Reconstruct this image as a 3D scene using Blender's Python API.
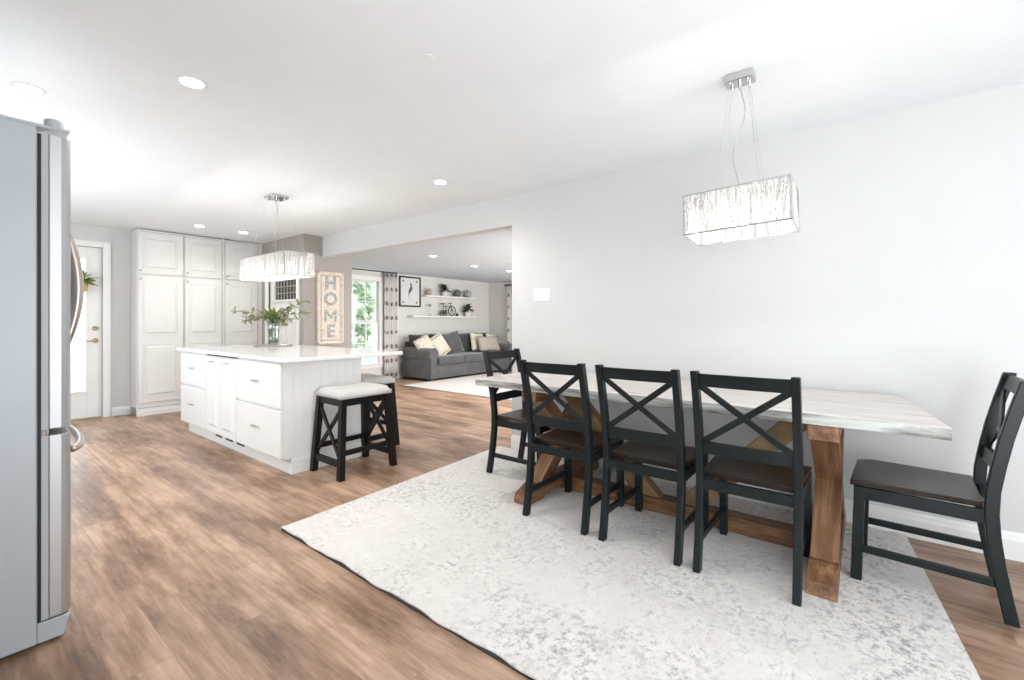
import bpy, bmesh, math, random
from mathutils import Vector, Matrix, Euler
random.seed(7)
C = bpy.context.scene
COL = C.collection
for o in list(bpy.data.objects):
    bpy.data.objects.remove(o)
R = math.radians

# ------------------------------------------------------------ camera
cam_d = bpy.data.cameras.new('camera')
cam = bpy.data.objects.new('camera', cam_d)
COL.objects.link(cam)
cam_d.sensor_width = 36.0
cam_d.lens = 36.0 * 452 / 1024
cam_d.shift_y = -18 / 1024
cam_d.clip_start = 0.05
cam.location = (0, 0, 1.22)
cam.rotation_euler = (R(90), 0, -math.atan2(577, 452))
C.camera = cam

# ------------------------------------------------------------ light
C.view_settings.view_transform = 'Standard'
C.view_settings.look = 'None'
C.view_settings.gamma = 1
C.view_settings.use_curve_mapping = False
C.view_settings.exposure = 0.48
w = bpy.data.worlds.new('world'); C.world = w; w.use_nodes = True
bg = w.node_tree.nodes['Background']
bg.inputs[0].default_value = (0.86, 0.93, 1.0, 1)
bg.inputs[1].default_value = 2.7

def area(name, loc, rot, sx, sy, power, col):
    d = bpy.data.lights.new(name, 'AREA'); d.shape = 'RECTANGLE'
    d.size = sx; d.size_y = sy; d.energy = power; d.color = col
    o = bpy.data.objects.new(name, d); COL.objects.link(o)
    o.location = loc; o.rotation_euler = rot
    return o
# unseen area lamps added as daylight fill: behind, left, kitchen side and living room
DAY = (0.90, 0.96, 1.0)
area('daylight_fill_back', (0.75, -2.32, 1.12), (R(130), 0, 0), 2.2, 2.1, 22, DAY)
area('daylight_fill_dining', (-0.54, -0.95, 1.02), (R(122), 0, R(-90)), 1.7, 1.95, 34, DAY)
area('daylight_fill_kitchen', (-0.52, 5.0, 1.5), (R(105), 0, R(-90)), 2.2, 1.2, 22, DAY)
area('daylight_fill_living', (6.6, 2.65, 1.3), (R(80), 0, 0), 4.2, 1.7, 75, (1.0, 0.99, 0.97))

# ------------------------------------------------------------ materials
def new_mat(name):
    m = bpy.data.materials.new(name); m.use_nodes = True
    nt = m.node_tree
    return m, nt, nt.nodes['Principled BSDF']
def N(nt, t, **kw):
    n = nt.nodes.new(t)
    for k, v in kw.items():
        setattr(n, k, v)
    return n
def coords(nt, scale=(1,1,1), rot=(0,0,0), loc=(0,0,0)):
    tc = N(nt, 'ShaderNodeTexCoord'); mp = N(nt, 'ShaderNodeMapping')
    mp.inputs['Scale'].default_value = scale
    mp.inputs['Rotation'].default_value = rot
    mp.inputs['Location'].default_value = loc
    nt.links.new(tc.outputs['Object'], mp.inputs[0])
    return mp.outputs[0]
def noise(nt, vec, scale, detail=4, rough=0.55):
    n = N(nt, 'ShaderNodeTexNoise')
    n.inputs['Scale'].default_value = scale; n.inputs['Detail'].default_value = detail
    n.inputs['Roughness'].default_value = rough
    nt.links.new(vec, n.inputs['Vector'])
    return n.outputs['Fac']
def ramp(nt, fac, stops):
    r = N(nt, 'ShaderNodeValToRGB')
    while len(r.color_ramp.elements) < len(stops): r.color_ramp.elements.new(0.5)
    for e, (p, c) in zip(r.color_ramp.elements, stops):
        e.position = p; e.color = (*c, 1) if len(c) == 3 else c
    nt.links.new(fac, r.inputs[0])
    return r.outputs[0]
def mix(nt, fac, a, b, mode='MIX'):
    m = N(nt, 'ShaderNodeMix', data_type='RGBA', blend_type=mode)
    for s, v in ((m.inputs[0], fac), (m.inputs[6], a), (m.inputs[7], b)):
        if isinstance(v, bpy.types.NodeSocket): nt.links.new(v, s)
        elif isinstance(v, (int, float)): s.default_value = v
        else: s.default_value = (*v, 1)
    return m.outputs[2]
def math_(nt, op, a, b=0.0, c=0.0):
    m = N(nt, 'ShaderNodeMath', operation=op)
    for s, v in zip(m.inputs, (a, b, c)):
        if isinstance(v, bpy.types.NodeSocket): nt.links.new(v, s)
        else: s.default_value = v
    return m.outputs[0]
def bump(nt, bs, h, strength=0.2, dist=0.01):
    b = N(nt, 'ShaderNodeBump'); b.inputs['Strength'].default_value = strength
    b.inputs['Distance'].default_value = dist
    nt.links.new(h, b.inputs['Height']); nt.links.new(b.outputs[0], bs.inputs['Normal'])

def plain(name, col, rough=0.5, metal=0.0, var=0.03, nscale=6.0, bstr=0.0, **kw):
    m, nt, bs = new_mat(name)
    v = coords(nt)
    f = noise(nt, v, nscale)
    a = tuple(max(0, c * (1 - var)) for c in col); b = tuple(min(1, c * (1 + var)) for c in col)
    nt.links.new(ramp(nt, f, [(0.3, a), (0.7, b)]), bs.inputs['Base Color'])
    bs.inputs['Roughness'].default_value = rough
    bs.inputs['Metallic'].default_value = metal
    if bstr: bump(nt, bs, noise(nt, v, nscale * 25), bstr, 0.004)
    for k, val in kw.items():
        bs.inputs[k.replace('_', ' ')].default_value = val
    return m
def emit(name, col, s):
    m, nt, bs = new_mat(name)
    bs.inputs['Base Color'].default_value = (0.8, 0.8, 0.8, 1)
    bs.inputs['Emission Color'].default_value = (*col, 1)
    bs.inputs['Emission Strength'].default_value = s
    return m
def wood(name, c1, c2, c3, axis=0, rough=0.45, scale=1.0, stretch=12, also=None):
    m, nt, bs = new_mat(name)
    s = [stretch, stretch, stretch]; s[axis] = 1.0
    if also is not None: s[also] = 1.0
    v = coords(nt, tuple(k * scale for k in s))
    f = noise(nt, v, 2.2, 6, 0.6)
    g = noise(nt, v, 9.0, 3, 0.6)
    k = noise(nt, coords(nt), 5.0 * scale, 2)
    col = ramp(nt, f, [(0.3, c1), (0.5, c2), (0.72, c3)])
    col = mix(nt, ramp(nt, g, [(0.35, (0.35,)*3), (0.6, (0,)*3)]), col, tuple(c * 0.5 for c in c1))
    col = mix(nt, ramp(nt, k, [(0.30, (0.25,)*3), (0.5, (0,)*3)]), col, c1)
    nt.links.new(col, bs.inputs['Base Color'])
    bs.inputs['Roughness'].default_value = rough
    bump(nt, bs, g, 0.10, 0.002)
    return m
M = {}
M['wall'] = plain('wall_paint_soft_white', (0.645, 0.64, 0.63), 0.55, var=0.01, bstr=0.02)
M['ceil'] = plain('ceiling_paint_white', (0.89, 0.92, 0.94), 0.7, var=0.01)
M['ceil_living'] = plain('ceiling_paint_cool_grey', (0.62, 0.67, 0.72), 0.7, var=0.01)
M['taupe'] = plain('wall_paint_taupe', (0.36, 0.325, 0.29), 0.6, var=0.02, bstr=0.02)
M['grey_wall'] = plain('wall_paint_pale_grey', (0.62, 0.61, 0.60), 0.6, var=0.01)
M['greige'] = plain('wall_paint_greige', (0.70, 0.68, 0.645), 0.6, var=0.02)
M['trim'] = plain('trim_paint_white', (0.83, 0.82, 0.80), 0.4, var=0.01)
M['cab'] = plain('cabinet_paint_white', (0.74, 0.725, 0.70), 0.35, var=0.01)
M['cab_gap'] = plain('cabinet_gap_shadow_board', (0.35, 0.33, 0.31), 0.6)
M['island'] = plain('island_paint_white', (0.82, 0.82, 0.80), 0.38, var=0.01)
M['quartz'] = plain('white_quartz', (0.84, 0.83, 0.81), 0.12, var=0.03, nscale=14)
M['black'] = plain('black_stained_wood', (0.006, 0.010, 0.011), 0.36, var=0.3, nscale=9, bstr=0.05, Specular_IOR_Level=0.3)
M['seatwood'] = wood('espresso_seat_wood', (0.008, 0.005, 0.004), (0.022, 0.014, 0.010), (0.045, 0.028, 0.019), 0, 0.30)
M['stool_black'] = plain('black_stool_wood', (0.008, 0.0065, 0.006), 0.38, var=0.3, Specular_IOR_Level=0.25)
M['stool_fab'] = plain('pale_grey_linen', (0.60, 0.58, 0.555), 0.9, var=0.06, nscale=60, bstr=0.4)
M['chrome'] = plain('polished_chrome', (0.62, 0.62, 0.62), 0.12, 1.0, var=0.02)
M['nickel'] = plain('brushed_nickel', (0.55, 0.52, 0.48), 0.3, 1.0, var=0.05)
M['brass'] = plain('satin_brass', (0.55, 0.45, 0.28), 0.3, 1.0, var=0.05)
M['steel'] = plain('stainless_steel', (0.50, 0.50, 0.50), 0.42, 0.85, var=0.03, nscale=3)
M['fridge_side'] = plain('fridge_side_grey_enamel', (0.43, 0.465, 0.49), 0.38, 0.1, var=0.02, bstr=0.08)
M['fridge_grey'] = plain('fridge_trim_grey_plastic', (0.42, 0.44, 0.46), 0.5)
M['gasket'] = plain('black_rubber_gasket', (0.015, 0.012, 0.01), 0.6)
M['handle'] = plain('fridge_handle_brushed_metal', (0.50, 0.44, 0.40), 0.28, 0.9)
M['rod'] = plain('dark_bronze_rod', (0.02, 0.015, 0.012), 0.4)
M['plastic'] = plain('white_plastic', (0.88, 0.88, 0.86), 0.4, var=0.0)
M['downlight'] = emit('downlight_lens', (1.0, 0.96, 0.90), 30)
M['bulb'] = emit('warm_bulb', (1.0, 0.93, 0.84), 10)
M['sofa'] = plain('charcoal_chenille', (0.070, 0.068, 0.070), 0.85, var=0.25, nscale=7, bstr=0.5, Sheen_Weight=0.4)
M['sofa_dark'] = plain('dark_chenille_cushion', (0.038, 0.036, 0.038), 0.85, var=0.3, nscale=8, bstr=0.5, Sheen_Weight=0.3)
M['pillow_cream'] = plain('cream_pillow_cloth', (0.60, 0.54, 0.45), 0.9, var=0.15, nscale=18, bstr=0.5)
M['pillow_tan'] = plain('woven_tan_pillow_cloth', (0.38, 0.34, 0.285), 0.9, var=0.25, nscale=70, bstr=0.6)
M['fringe'] = plain('pale_pillow_border', (0.72, 0.66, 0.54), 0.9, var=0.05)
M['shelf'] = plain('white_shelf_paint', (0.85, 0.86, 0.83), 0.4)
M['frame_black'] = plain('black_picture_frame', (0.012, 0.010, 0.009), 0.4)
M['mat_white'] = plain('white_picture_mat', (0.70, 0.70, 0.68), 0.7)
M['leaf'] = plain('green_leaf', (0.20, 0.27, 0.07), 0.5, var=0.5, nscale=14)
M['leaf_pale'] = plain('sage_leaf', (0.30, 0.31, 0.19), 0.6, var=0.35, nscale=14)
M['leaf_dark'] = plain('dark_green_leaf', (0.03, 0.04, 0.022), 0.55, var=0.5, nscale=20)
M['leaf_burg'] = plain('burgundy_leaf', (0.045, 0.018, 0.022), 0.55, var=0.5, nscale=20)
M['stem'] = plain('plant_stem', (0.12, 0.13, 0.06), 0.6)
M['copper'] = plain('rusty_brown_metal', (0.16, 0.075, 0.045), 0.45, 0.4, var=0.3)
M['ceramic'] = plain('white_ceramic', (0.80, 0.79, 0.76), 0.3)
M['ceramic_grey'] = plain('slate_grey_ceramic', (0.13, 0.14, 0.15), 0.35)
M['ceramic_pale'] = plain('pale_grey_ceramic', (0.38, 0.39, 0.39), 0.4, var=0.2, nscale=30)
M['pinkish'] = plain('dusty_pink_ceramic', (0.48, 0.38, 0.34), 0.5)
M['yellow'] = plain('mustard_pot', (0.62, 0.44, 0.13), 0.5)
M['grass'] = plain('pale_paving', (0.45, 0.47, 0.45), 0.9, var=0.4, nscale=4)
M['tree_leaf'] = plain('tree_leaf', (0.46, 0.56, 0.38), 0.6, var=0.6, nscale=1.5)
M['bark'] = plain('bark', (0.12, 0.09, 0.07), 0.9, var=0.3)
M['dark_glass'] = plain('dark_lite_backing', (0.045, 0.038, 0.034), 0.2)
M['muntin_grey'] = plain('greyed_muntin', (0.34, 0.31, 0.28), 0.5)
M['ink'] = plain('grey_ink', (0.10, 0.10, 0.105), 0.8, var=0.3, nscale=30)
M['wood_foot'] = None

def glass_mat(name, tint=(1, 1, 1), gl=0.08):
    m = bpy.data.materials.new(name); m.use_nodes = True; nt = m.node_tree
    for n in list(nt.nodes): nt.nodes.remove(n)
    out = N(nt, 'ShaderNodeOutputMaterial'); t = N(nt, 'ShaderNodeBsdfTransparent'); g = N(nt, 'ShaderNodeBsdfGlossy')
    g.inputs['Roughness'].default_value = 0.03
    t.inputs[0].default_value = (*tint, 1)
    mx = N(nt, 'ShaderNodeMixShader'); mx.inputs[0].default_value = gl
    nt.links.new(t.outputs[0], mx.inputs[1]); nt.links.new(g.outputs[0], mx.inputs[2]); nt.links.new(mx.outputs[0], out.inputs[0])
    return m
M['glass'] = glass_mat('window_glass', (0.97, 0.99, 0.98), 0.06)
M['vase_glass'] = glass_mat('vase_glass', (0.86, 0.89, 0.87), 0.22)
M['water'] = glass_mat('vase_water', (0.74, 0.78, 0.72), 0.10)
def crystal():
    m = bpy.data.materials.new('crystal_strand'); m.use_nodes = True; nt = m.node_tree
    for n in list(nt.nodes): nt.nodes.remove(n)
    out = N(nt, 'ShaderNodeOutputMaterial'); t = N(nt, 'ShaderNodeBsdfTranslucent'); d = N(nt, 'ShaderNodeBsdfPrincipled')
    f = noise(nt, coords(nt), 90, 2)
    c = ramp(nt, f, [(0.33, (0.60, 0.585, 0.57)), (0.52, (0.96, 0.955, 0.95))])
    nt.links.new(c, t.inputs[0]); nt.links.new(c, d.inputs['Base Color'])
    d.inputs['Roughness'].default_value = 0.15
    mx = N(nt, 'ShaderNodeMixShader'); mx.inputs[0].default_value = 0.45
    nt.links.new(t.outputs[0], mx.inputs[1]); nt.links.new(d.outputs[0], mx.inputs[2])
    nt.links.new(mx.outputs[0], out.inputs[0])
    return m
M['crystal'] = crystal()

# floor planks run along y
def floor_mat():
    m, nt, bs = new_mat('brown_vinyl_planks')
    v = coords(nt)
    sep = N(nt, 'ShaderNodeSeparateXYZ'); nt.links.new(v, sep.inputs[0])
    cmb = N(nt, 'ShaderNodeCombineXYZ')
    nt.links.new(sep.outputs[1], cmb.inputs[0]); nt.links.new(sep.outputs[0], cmb.inputs[1])
    br = N(nt, 'ShaderNodeTexBrick')
    br.offset = 0.37; br.offset_frequency = 2
    br.inputs['Scale'].default_value = 1.0
    br.inputs['Brick Width'].default_value = 1.22; br.inputs['Row Height'].default_value = 0.18
    br.inputs['Mortar Size'].default_value = 0.0010; br.inputs['Mortar Smooth'].default_value = 0.3
    br.inputs['Bias'].default_value = 0.0
    br.inputs['Color1'].default_value = (0, 0, 0, 1); br.inputs['Color2'].default_value = (1, 1, 1, 1)
    br.inputs['Mortar'].default_value = (0.5, 0.5, 0.5, 1)
    nt.links.new(cmb.outputs[0], br.inputs['Vector'])
    # shift the grain per plank
    off = N(nt, 'ShaderNodeVectorMath', operation='MULTIPLY_ADD')
    nt.links.new(br.outputs['Color'], off.inputs[0]); off.inputs[1].default_value = (7, 3, 5)
    nt.links.new(v, off.inputs[2])
    mp = N(nt, 'ShaderNodeMapping'); mp.inputs['Scale'].default_value = (13, 0.75, 1)
    nt.links.new(off.outputs[0], mp.inputs[0])
    g = noise(nt, mp.outputs[0], 2.2, 10, 0.72)
    mp2 = N(nt, 'ShaderNodeMapping'); mp2.inputs['Scale'].default_value = (3.6, 0.8, 1)
    nt.links.new(v, mp2.inputs[0])
    b = noise(nt, mp2.outputs[0], 1.0, 6, 0.7)
    col = ramp(nt, g, [(0.22, (0.20, 0.115, 0.070)), (0.42, (0.37, 0.235, 0.158)), (0.55, (0.49, 0.33, 0.235)), (0.78, (0.62, 0.455, 0.345))])
    blot = ramp(nt, b, [(0.38, (0.42, 0.34, 0.28)), (0.50, (0.84, 0.79, 0.75)), (0.60, (1.12, 1.10, 1.08))])
    col = mix(nt, 1.0, col, blot, 'MULTIPLY')
    tone = ramp(nt, br.outputs['Color'], [(0, (0.80, 0.78, 0.76)), (1, (1.10, 1.09, 1.08))])
    col = mix(nt, 1.0, col, tone, 'MULTIPLY')
    col = mix(nt, math_(nt, 'MULTIPLY', br.outputs['Fac'], 0.45), col, (0.10, 0.06, 0.04))
    nt.links.new(col, bs.inputs['Base Color'])
    bs.inputs['Roughness'].default_value = 0.36
    bump(nt, bs, math_(nt, 'SUBTRACT', g, br.outputs['Fac']), 0.12, 0.003)
    return m
M['floor'] = floor_mat()

def rug_mat():
    m, nt, bs = new_mat('distressed_cream_and_grey_rug')
    v = coords(nt)
    sep = N(nt, 'ShaderNodeSeparateXYZ'); nt.links.new(v, sep.inputs[0])
    X, Y = sep.outputs[0], sep.outputs[1]
    big = noise(nt, v, 1.6, 3, 0.5)
    speck = noise(nt, v, 42, 6, 0.72)
    mid = noise(nt, v, 7, 5, 0.65)
    # woven border bands near the two short edges and the long edge
    def band(s, c, wd):
        d = math_(nt, 'ABSOLUTE', math_(nt, 'SUBTRACT', s, c))
        return math_(nt, 'MAXIMUM', math_(nt, 'SUBTRACT', 1.0, math_(nt, 'DIVIDE', d, wd)), 0.0)
    b1 = band(math_(nt, 'SUBTRACT', Y, math_(nt, 'MULTIPLY', X, 0.105)), -0.30, 0.26); b2 = band(Y, 2.52, 0.14); b3 = band(X, 1.56, 0.16)
    bands = math_(nt, 'MAXIMUM', math_(nt, 'MULTIPLY', b1, 1.0), math_(nt, 'MAXIMUM', math_(nt, 'MULTIPLY', b2, .15), math_(nt, 'MULTIPLY', b3, .45)))
    # medallion-like motif
    vor = N(nt, 'ShaderNodeTexVoronoi', feature='DISTANCE_TO_EDGE'); vor.inputs['Scale'].default_value = 9
    nt.links.new(v, vor.inputs['Vector'])
    vl = math_(nt, 'LESS_THAN', vor.outputs[0], 0.10)
    wear = math_(nt, 'ADD', math_(nt, 'MULTIPLY', big, 0.55), math_(nt, 'MULTIPLY', mid, 0.45))
    t = math_(nt, 'ADD', wear, math_(nt, 'MULTIPLY', bands, 0.14))
    t = math_(nt, 'ADD', t, math_(nt, 'MULTIPLY', vl, 0.04))
    area_ = ramp(nt, t, [(0.44, (0.05,)*3), (0.66, (1,)*3)])
    sp = ramp(nt, speck, [(0.47, (0,)*3), (0.62, (1,)*3)])
    fac = math_(nt, 'MULTIPLY', area_, sp)
    fac = math_(nt, 'MULTIPLY', fac, 0.95)
    base = ramp(nt, mid, [(0.3, (0.71, 0.67, 0.635)), (0.7, (0.80, 0.765, 0.73))])
    col = mix(nt, fac, base, (0.32, 0.31, 0.31))
    nt.links.new(col, bs.inputs['Base Color'])
    bs.inputs['Roughness'].default_value = 0.95
    bump(nt, bs, noise(nt, v, 220, 2), 0.5, 0.004)
    return m
M['rug'] = rug_mat()
M['rug_back_and_shade'] = plain('dark_rug_back_and_edge_shade', (0.03, 0.028, 0.027), 0.9)  # rug underside, and the shadow sheet under its front edge
M['rug_plain'] = plain('cream_living_rug', (0.62, 0.58, 0.545), 0.95, var=0.05, nscale=5, bstr=0.3)

def whitewash(name, edge=False):
    m, nt, bs = new_mat(name)
    v = coords(nt)
    sep = N(nt, 'ShaderNodeSeparateXYZ'); nt.links.new(v, sep.inputs[0])
    mp = N(nt, 'ShaderNodeMapping'); mp.inputs['Scale'].default_value = (14, 1.3, 14)
    nt.links.new(v, mp.inputs[0])
    g = noise(nt, mp.outputs[0], 2.0, 6, 0.62)
    big = noise(nt, mp.outputs[0], 0.8, 4)
    if edge:
        col = ramp(nt, g, [(0.32, (0.06, 0.05, 0.042)), (0.44, (0.28, 0.27, 0.25)), (0.56, (0.50, 0.51, 0.48)), (0.8, (0.66, 0.65, 0.61))])
    else:
        col = ramp(nt, g, [(0.25, (0.38, 0.33, 0.30)), (0.42, (0.66, 0.61, 0.57)), (0.60, (0.79, 0.74, 0.70))])
        col = mix(nt, ramp(nt, big, [(0.25, (0.5,)*3), (0.42, (0,)*3)]), col, (0.42, 0.41, 0.40))
        fr = math_(nt, 'FRACT', math_(nt, 'MULTIPLY', sep.outputs[0], 1 / 0.19))
        ln = math_(nt, 'LESS_THAN', fr, 0.02)
        col = mix(nt, math_(nt, 'MULTIPLY', ln, 0.55), col, (0.25, 0.22, 0.20))
    nt.links.new(col, bs.inputs['Base Color'])
    bs.inputs['Roughness'].default_value = 0.4
    bump(nt, bs, g, 0.15, 0.003)
    return m
M['tabletop'] = whitewash('whitewashed_plank_top')
M['tableedge'] = whitewash('whitewashed_worn_edge', True)
WC = ((0.075, 0.032, 0.014), (0.21, 0.10, 0.046), (0.38, 0.215, 0.11))
M['wood_x'] = wood('stained_trestle_wood_x', *WC, axis=0)
M['wood_y'] = wood('stained_trestle_wood_y', *WC, axis=1)
M['wood_z'] = wood('stained_trestle_wood_diagonal', *WC, axis=2, also=0)
M['wood_o'] = wood('stained_brace_wood', (0.10, 0.06, 0.022), (0.25, 0.155, 0.065), (0.38, 0.26, 0.13), axis=1, stretch=9, also=2)

def sign_mat():
    m, nt, bs = new_mat('distressed_cream_signboard')
    v = coords(nt); f = noise(nt, v, 26, 5, 0.7); g = noise(nt, v, 9, 3)
    col = ramp(nt, f, [(0.32, (0.42, 0.31, 0.24)), (0.42, (0.68, 0.58, 0.48)), (0.62, (0.78, 0.70, 0.61))])
    col = mix(nt, ramp(nt, g, [(0.5, (0,)*3), (0.65, (0.35,)*3)]), col, (0.66, 0.50, 0.42))
    nt.links.new(col, bs.inputs['Base Color']); bs.inputs['Roughness'].default_value = 0.7
    return m
M['sign'] = sign_mat()
M['sign_letter'] = plain('worn_grey_letter_paint', (0.36, 0.37, 0.36), 0.6, var=0.6, nscale=40)
def curtain_mat():
    m, nt, bs = new_mat('white_curtain_with_brown_ikat')
    v = coords(nt); sep = N(nt, 'ShaderNodeSeparateXYZ'); nt.links.new(v, sep.inputs[0])
    w_ = noise(nt, v, 12, 3)
    z = math_(nt, 'FRACT', math_(nt, 'ADD', math_(nt, 'MULTIPLY', sep.outputs[2], 1 / 0.30), math_(nt, 'MULTIPLY', w_, 0.30)))
    a = math_(nt, 'LESS_THAN', math_(nt, 'ABSOLUTE', math_(nt, 'SUBTRACT', z, 0.5)), 0.12)
    x = math_(nt, 'FRACT', math_(nt, 'ADD', math_(nt, 'MULTIPLY', math_(nt, 'ADD', sep.outputs[0], sep.outputs[1]), 1 / 0.13), math_(nt, 'MULTIPLY', w_, 0.4)))
    b = math_(nt, 'LESS_THAN', math_(nt, 'ABSOLUTE', math_(nt, 'SUBTRACT', x, 0.5)), 0.27)
    col = mix(nt, math_(nt, 'MULTIPLY', math_(nt, 'MULTIPLY', a, b), 0.9), (0.78, 0.75, 0.72), (0.25, 0.19, 0.175))
    nt.links.new(col, bs.inputs['Base Color']); bs.inputs['Roughness'].default_value = 0.9
    return m
M['curtain'] = curtain_mat()

# ------------------------------------------------------------ builders
class MB:
    def __init__(s): s.bm = bmesh.new()
    def add(s, verts, faces):
        vs = [s.bm.verts.new(v) for v in verts]
        for f in faces:
            try: s.bm.faces.new([vs[i] for i in f])
            except ValueError: pass
        return vs
    def box(s, a, b, mat=None):
        (x0, y0, z0), (x1, y1, z1) = a, b
        vs = [(x0,y0,z0),(x1,y0,z0),(x1,y1,z0),(x0,y1,z0),(x0,y0,z1),(x1,y0,z1),(x1,y1,z1),(x0,y1,z1)]
        if mat: vs = [mat @ Vector(v) for v in vs]
        s.add(vs, [(0,3,2,1),(4,5,6,7),(0,1,5,4),(1,2,6,5),(2,3,7,6),(3,0,4,7)])
        return s
    def bar(s, p, q, w_, h, up=(0,0,1)):
        """rectangular bar from p to q; w_ across, h along up-ish"""
        p, q = Vector(p), Vector(q); d = (q - p).normalized(); up = Vector(up)
        x = d.cross(up).normalized(); z = x.cross(d).normalized()
        vs = []
        for c in (p, q):
            for a, b in ((-1,-1),(1,-1),(1,1),(-1,1)):
                vs.append(c + x * a * w_ / 2 + z * b * h / 2)
        s.add(vs, [(0,1,2,3),(7,6,5,4),(0,4,5,1),(1,5,6,2),(2,6,7,3),(3,7,4,0)])
        return s
    def prism(s, poly, axis, a, b):
        """poly of 2D points extruded along axis from a to b"""
        n = len(poly)
        def P(u, v, t):
            return {'x': (t, u, v), 'y': (u, t, v), 'z': (u, v, t)}[axis]
        vs = [P(u, v, a) for u, v in poly] + [P(u, v, b) for u, v in poly]
        fs = [tuple(range(n))[::-1], tuple(range(n, 2 * n))]
        fs += [(i, (i + 1) % n, n + (i + 1) % n, n + i) for i in range(n)]
        s.add(vs, fs); return s
    def lathe(s, prof, n=24, c=(0, 0, 0), cap=True):
        rows = []
        for r, z in prof:
            rows.append([s.bm.verts.new((c[0] + r * math.cos(2*math.pi*i/n), c[1] + r * math.sin(2*math.pi*i/n), c[2] + z)) for i in range(n)])
        for a, b in zip(rows, rows[1:]):
            for i in range(n):
                s.bm.faces.new((a[i], a[(i+1) % n], b[(i+1) % n], b[i]))
        if cap:
            s.bm.faces.new(rows[0][::-1]); s.bm.faces.new(rows[-1])
        return s
    def tube(s, pts, r, n=8, ref=None):
        pts = [Vector(p) for p in pts]; rows = []
        for i, p in enumerate(pts):
            d = (pts[min(i+1, len(pts)-1)] - pts[max(i-1, 0)]).normalized()
            u = d.cross(Vector(ref) if ref else Vector((0, 0, 1)))
            if u.length < 1e-3: u = d.cross(Vector((0, 1, 0)))
            u.normalize(); v = d.cross(u)
            rr = r[i] if isinstance(r, (list, tuple)) else r
            rows.append([s.bm.verts.new(p + (u * math.cos(2*math.pi*k/n) + v * math.sin(2*math.pi*k/n)) * rr) for k in range(n)])
        for a, b in zip(rows, rows[1:]):
            for k in range(n): s.bm.faces.new((a[k], a[(k+1) % n], b[(k+1) % n], b[k]))
        s.bm.faces.new(rows[0][::-1]); s.bm.faces.new(rows[-1])
        return s
    def leaf(s, p, d, L, W, up=(0, 0, 1), bend=0.2):
        p = Vector(p); d = Vector(d).normalized(); up = Vector(up)
        x = d.cross(up)
        if x.length < 1e-3: x = Vector((1, 0, 0))
        x.normalize(); z = x.cross(d).normalized()
        prof = [(0, 0.12), (0.25, 0.8), (0.5, 1.0), (0.75, 0.7), (1.0, 0.05)]
        th = W * 0.05
        vs = []
        for t, wd in prof:
            c = p + d * L * t - z * bend * L * t * t
            vs += [c - x * W / 2 * wd, c - z * th * 2 + z * 0, c + x * W / 2 * wd, c + z * th]
        fs = []
        for i in range(len(prof) - 1):
            a = i * 4; b = a + 4
            for k in range(4): fs.append((a + k, a + (k+1) % 4, b + (k+1) % 4, b + k))
        fs += [(3, 2, 1, 0), tuple(len(vs) - 4 + k for k in range(4))]
        s.add(vs, fs); return s
    def obj(s, name, mat, parent=None, bevel=0, smooth=False, seg=2, sub=0, loc=None):
        bmesh.ops.recalc_face_normals(s.bm, faces=s.bm.faces)
        me = bpy.data.meshes.new(name); s.bm.to_mesh(me); s.bm.free()
        o = bpy.data.objects.new(name, me); COL.objects.link(o)
        mats = mat if isinstance(mat, (list, tuple)) else [mat]
        for m in mats: me.materials.append(m)
        if smooth:
            for f in me.polygons: f.use_smooth = True
        if bevel:
            b = o.modifiers.new('bevel', 'BEVEL'); b.width = bevel; b.segments = seg
            b.limit_method = 'ANGLE'; b.angle_limit = R(35)
            b.harden_normals = False
        if sub:
            m_ = o.modifiers.new('sub', 'SUBSURF'); m_.levels = sub; m_.render_levels = sub
        if parent is not None: o.parent = parent
        if loc is not None: o.location = loc
        return o
def thing(name, label, cat, loc=(0, 0, 0), rz=0, group=None):
    o = bpy.data.objects.new(name, None); COL.objects.link(o); o.location = loc; o.rotation_euler = (0, 0, rz)
    o.empty_display_size = 0.1
    return tag(o, label, cat, group)
def tag(o, label=None, cat=None, group=None, kind=None):
    if label: o['label'] = label
    if cat: o['category'] = cat
    if group: o['group'] = group
    if kind: o['kind'] = kind
    return o
def struct(o): o['kind'] = 'structure'; return o
def copy_tree(o, parent=None):
    c = o.copy(); COL.objects.link(c)
    if parent is not None: c.parent = parent
    for ch in list(o.children): copy_tree(ch, c)
    return c
def B(name, a, b, mat, parent=None, bevel=0.0, **k):
    return MB().box(a, b).obj(name, mat, parent, bevel, **k)
def pillow(w_, h, t, n=10):
    """soft cushion in local xz plane (width x, height z from 0), thickness y"""
    m = MB(); g = {}
    for side in (1, -1):
        for i in range(n + 1):
            for j in range(n + 1):
                u = i / n * 2 - 1; v = j / n * 2 - 1
                e = max(0.0, (1 - u**4) * (1 - v**4)) ** 0.5
                pin = 1 - 0.06 * (u*u*(1 - v*v) ) ; pin2 = 1 - 0.06 * (v*v*(1 - u*u))
                p = (u * w_/2 * pin2 if False else u * w_/2 * (1 - 0.07*(1 - v*v)*0 - 0.05*(1-abs(v))*abs(u)), side * t/2 * e, h/2 + v * h/2 * (1 - 0.05*(1-abs(u))*abs(v)))
                if e == 0 and side == -1: g[(side, i, j)] = g[(1, i, j)]
                else: g[(side, i, j)] = m.bm.verts.new(p)
        for i in range(n):
            for j in range(n):
                f = [g[(side, i, j)], g[(side, i+1, j)], g[(side, i+1, j+1)], g[(side, i, j+1)]]
                m.bm.faces.new(f if side == 1 else f[::-1])
    return m

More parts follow.
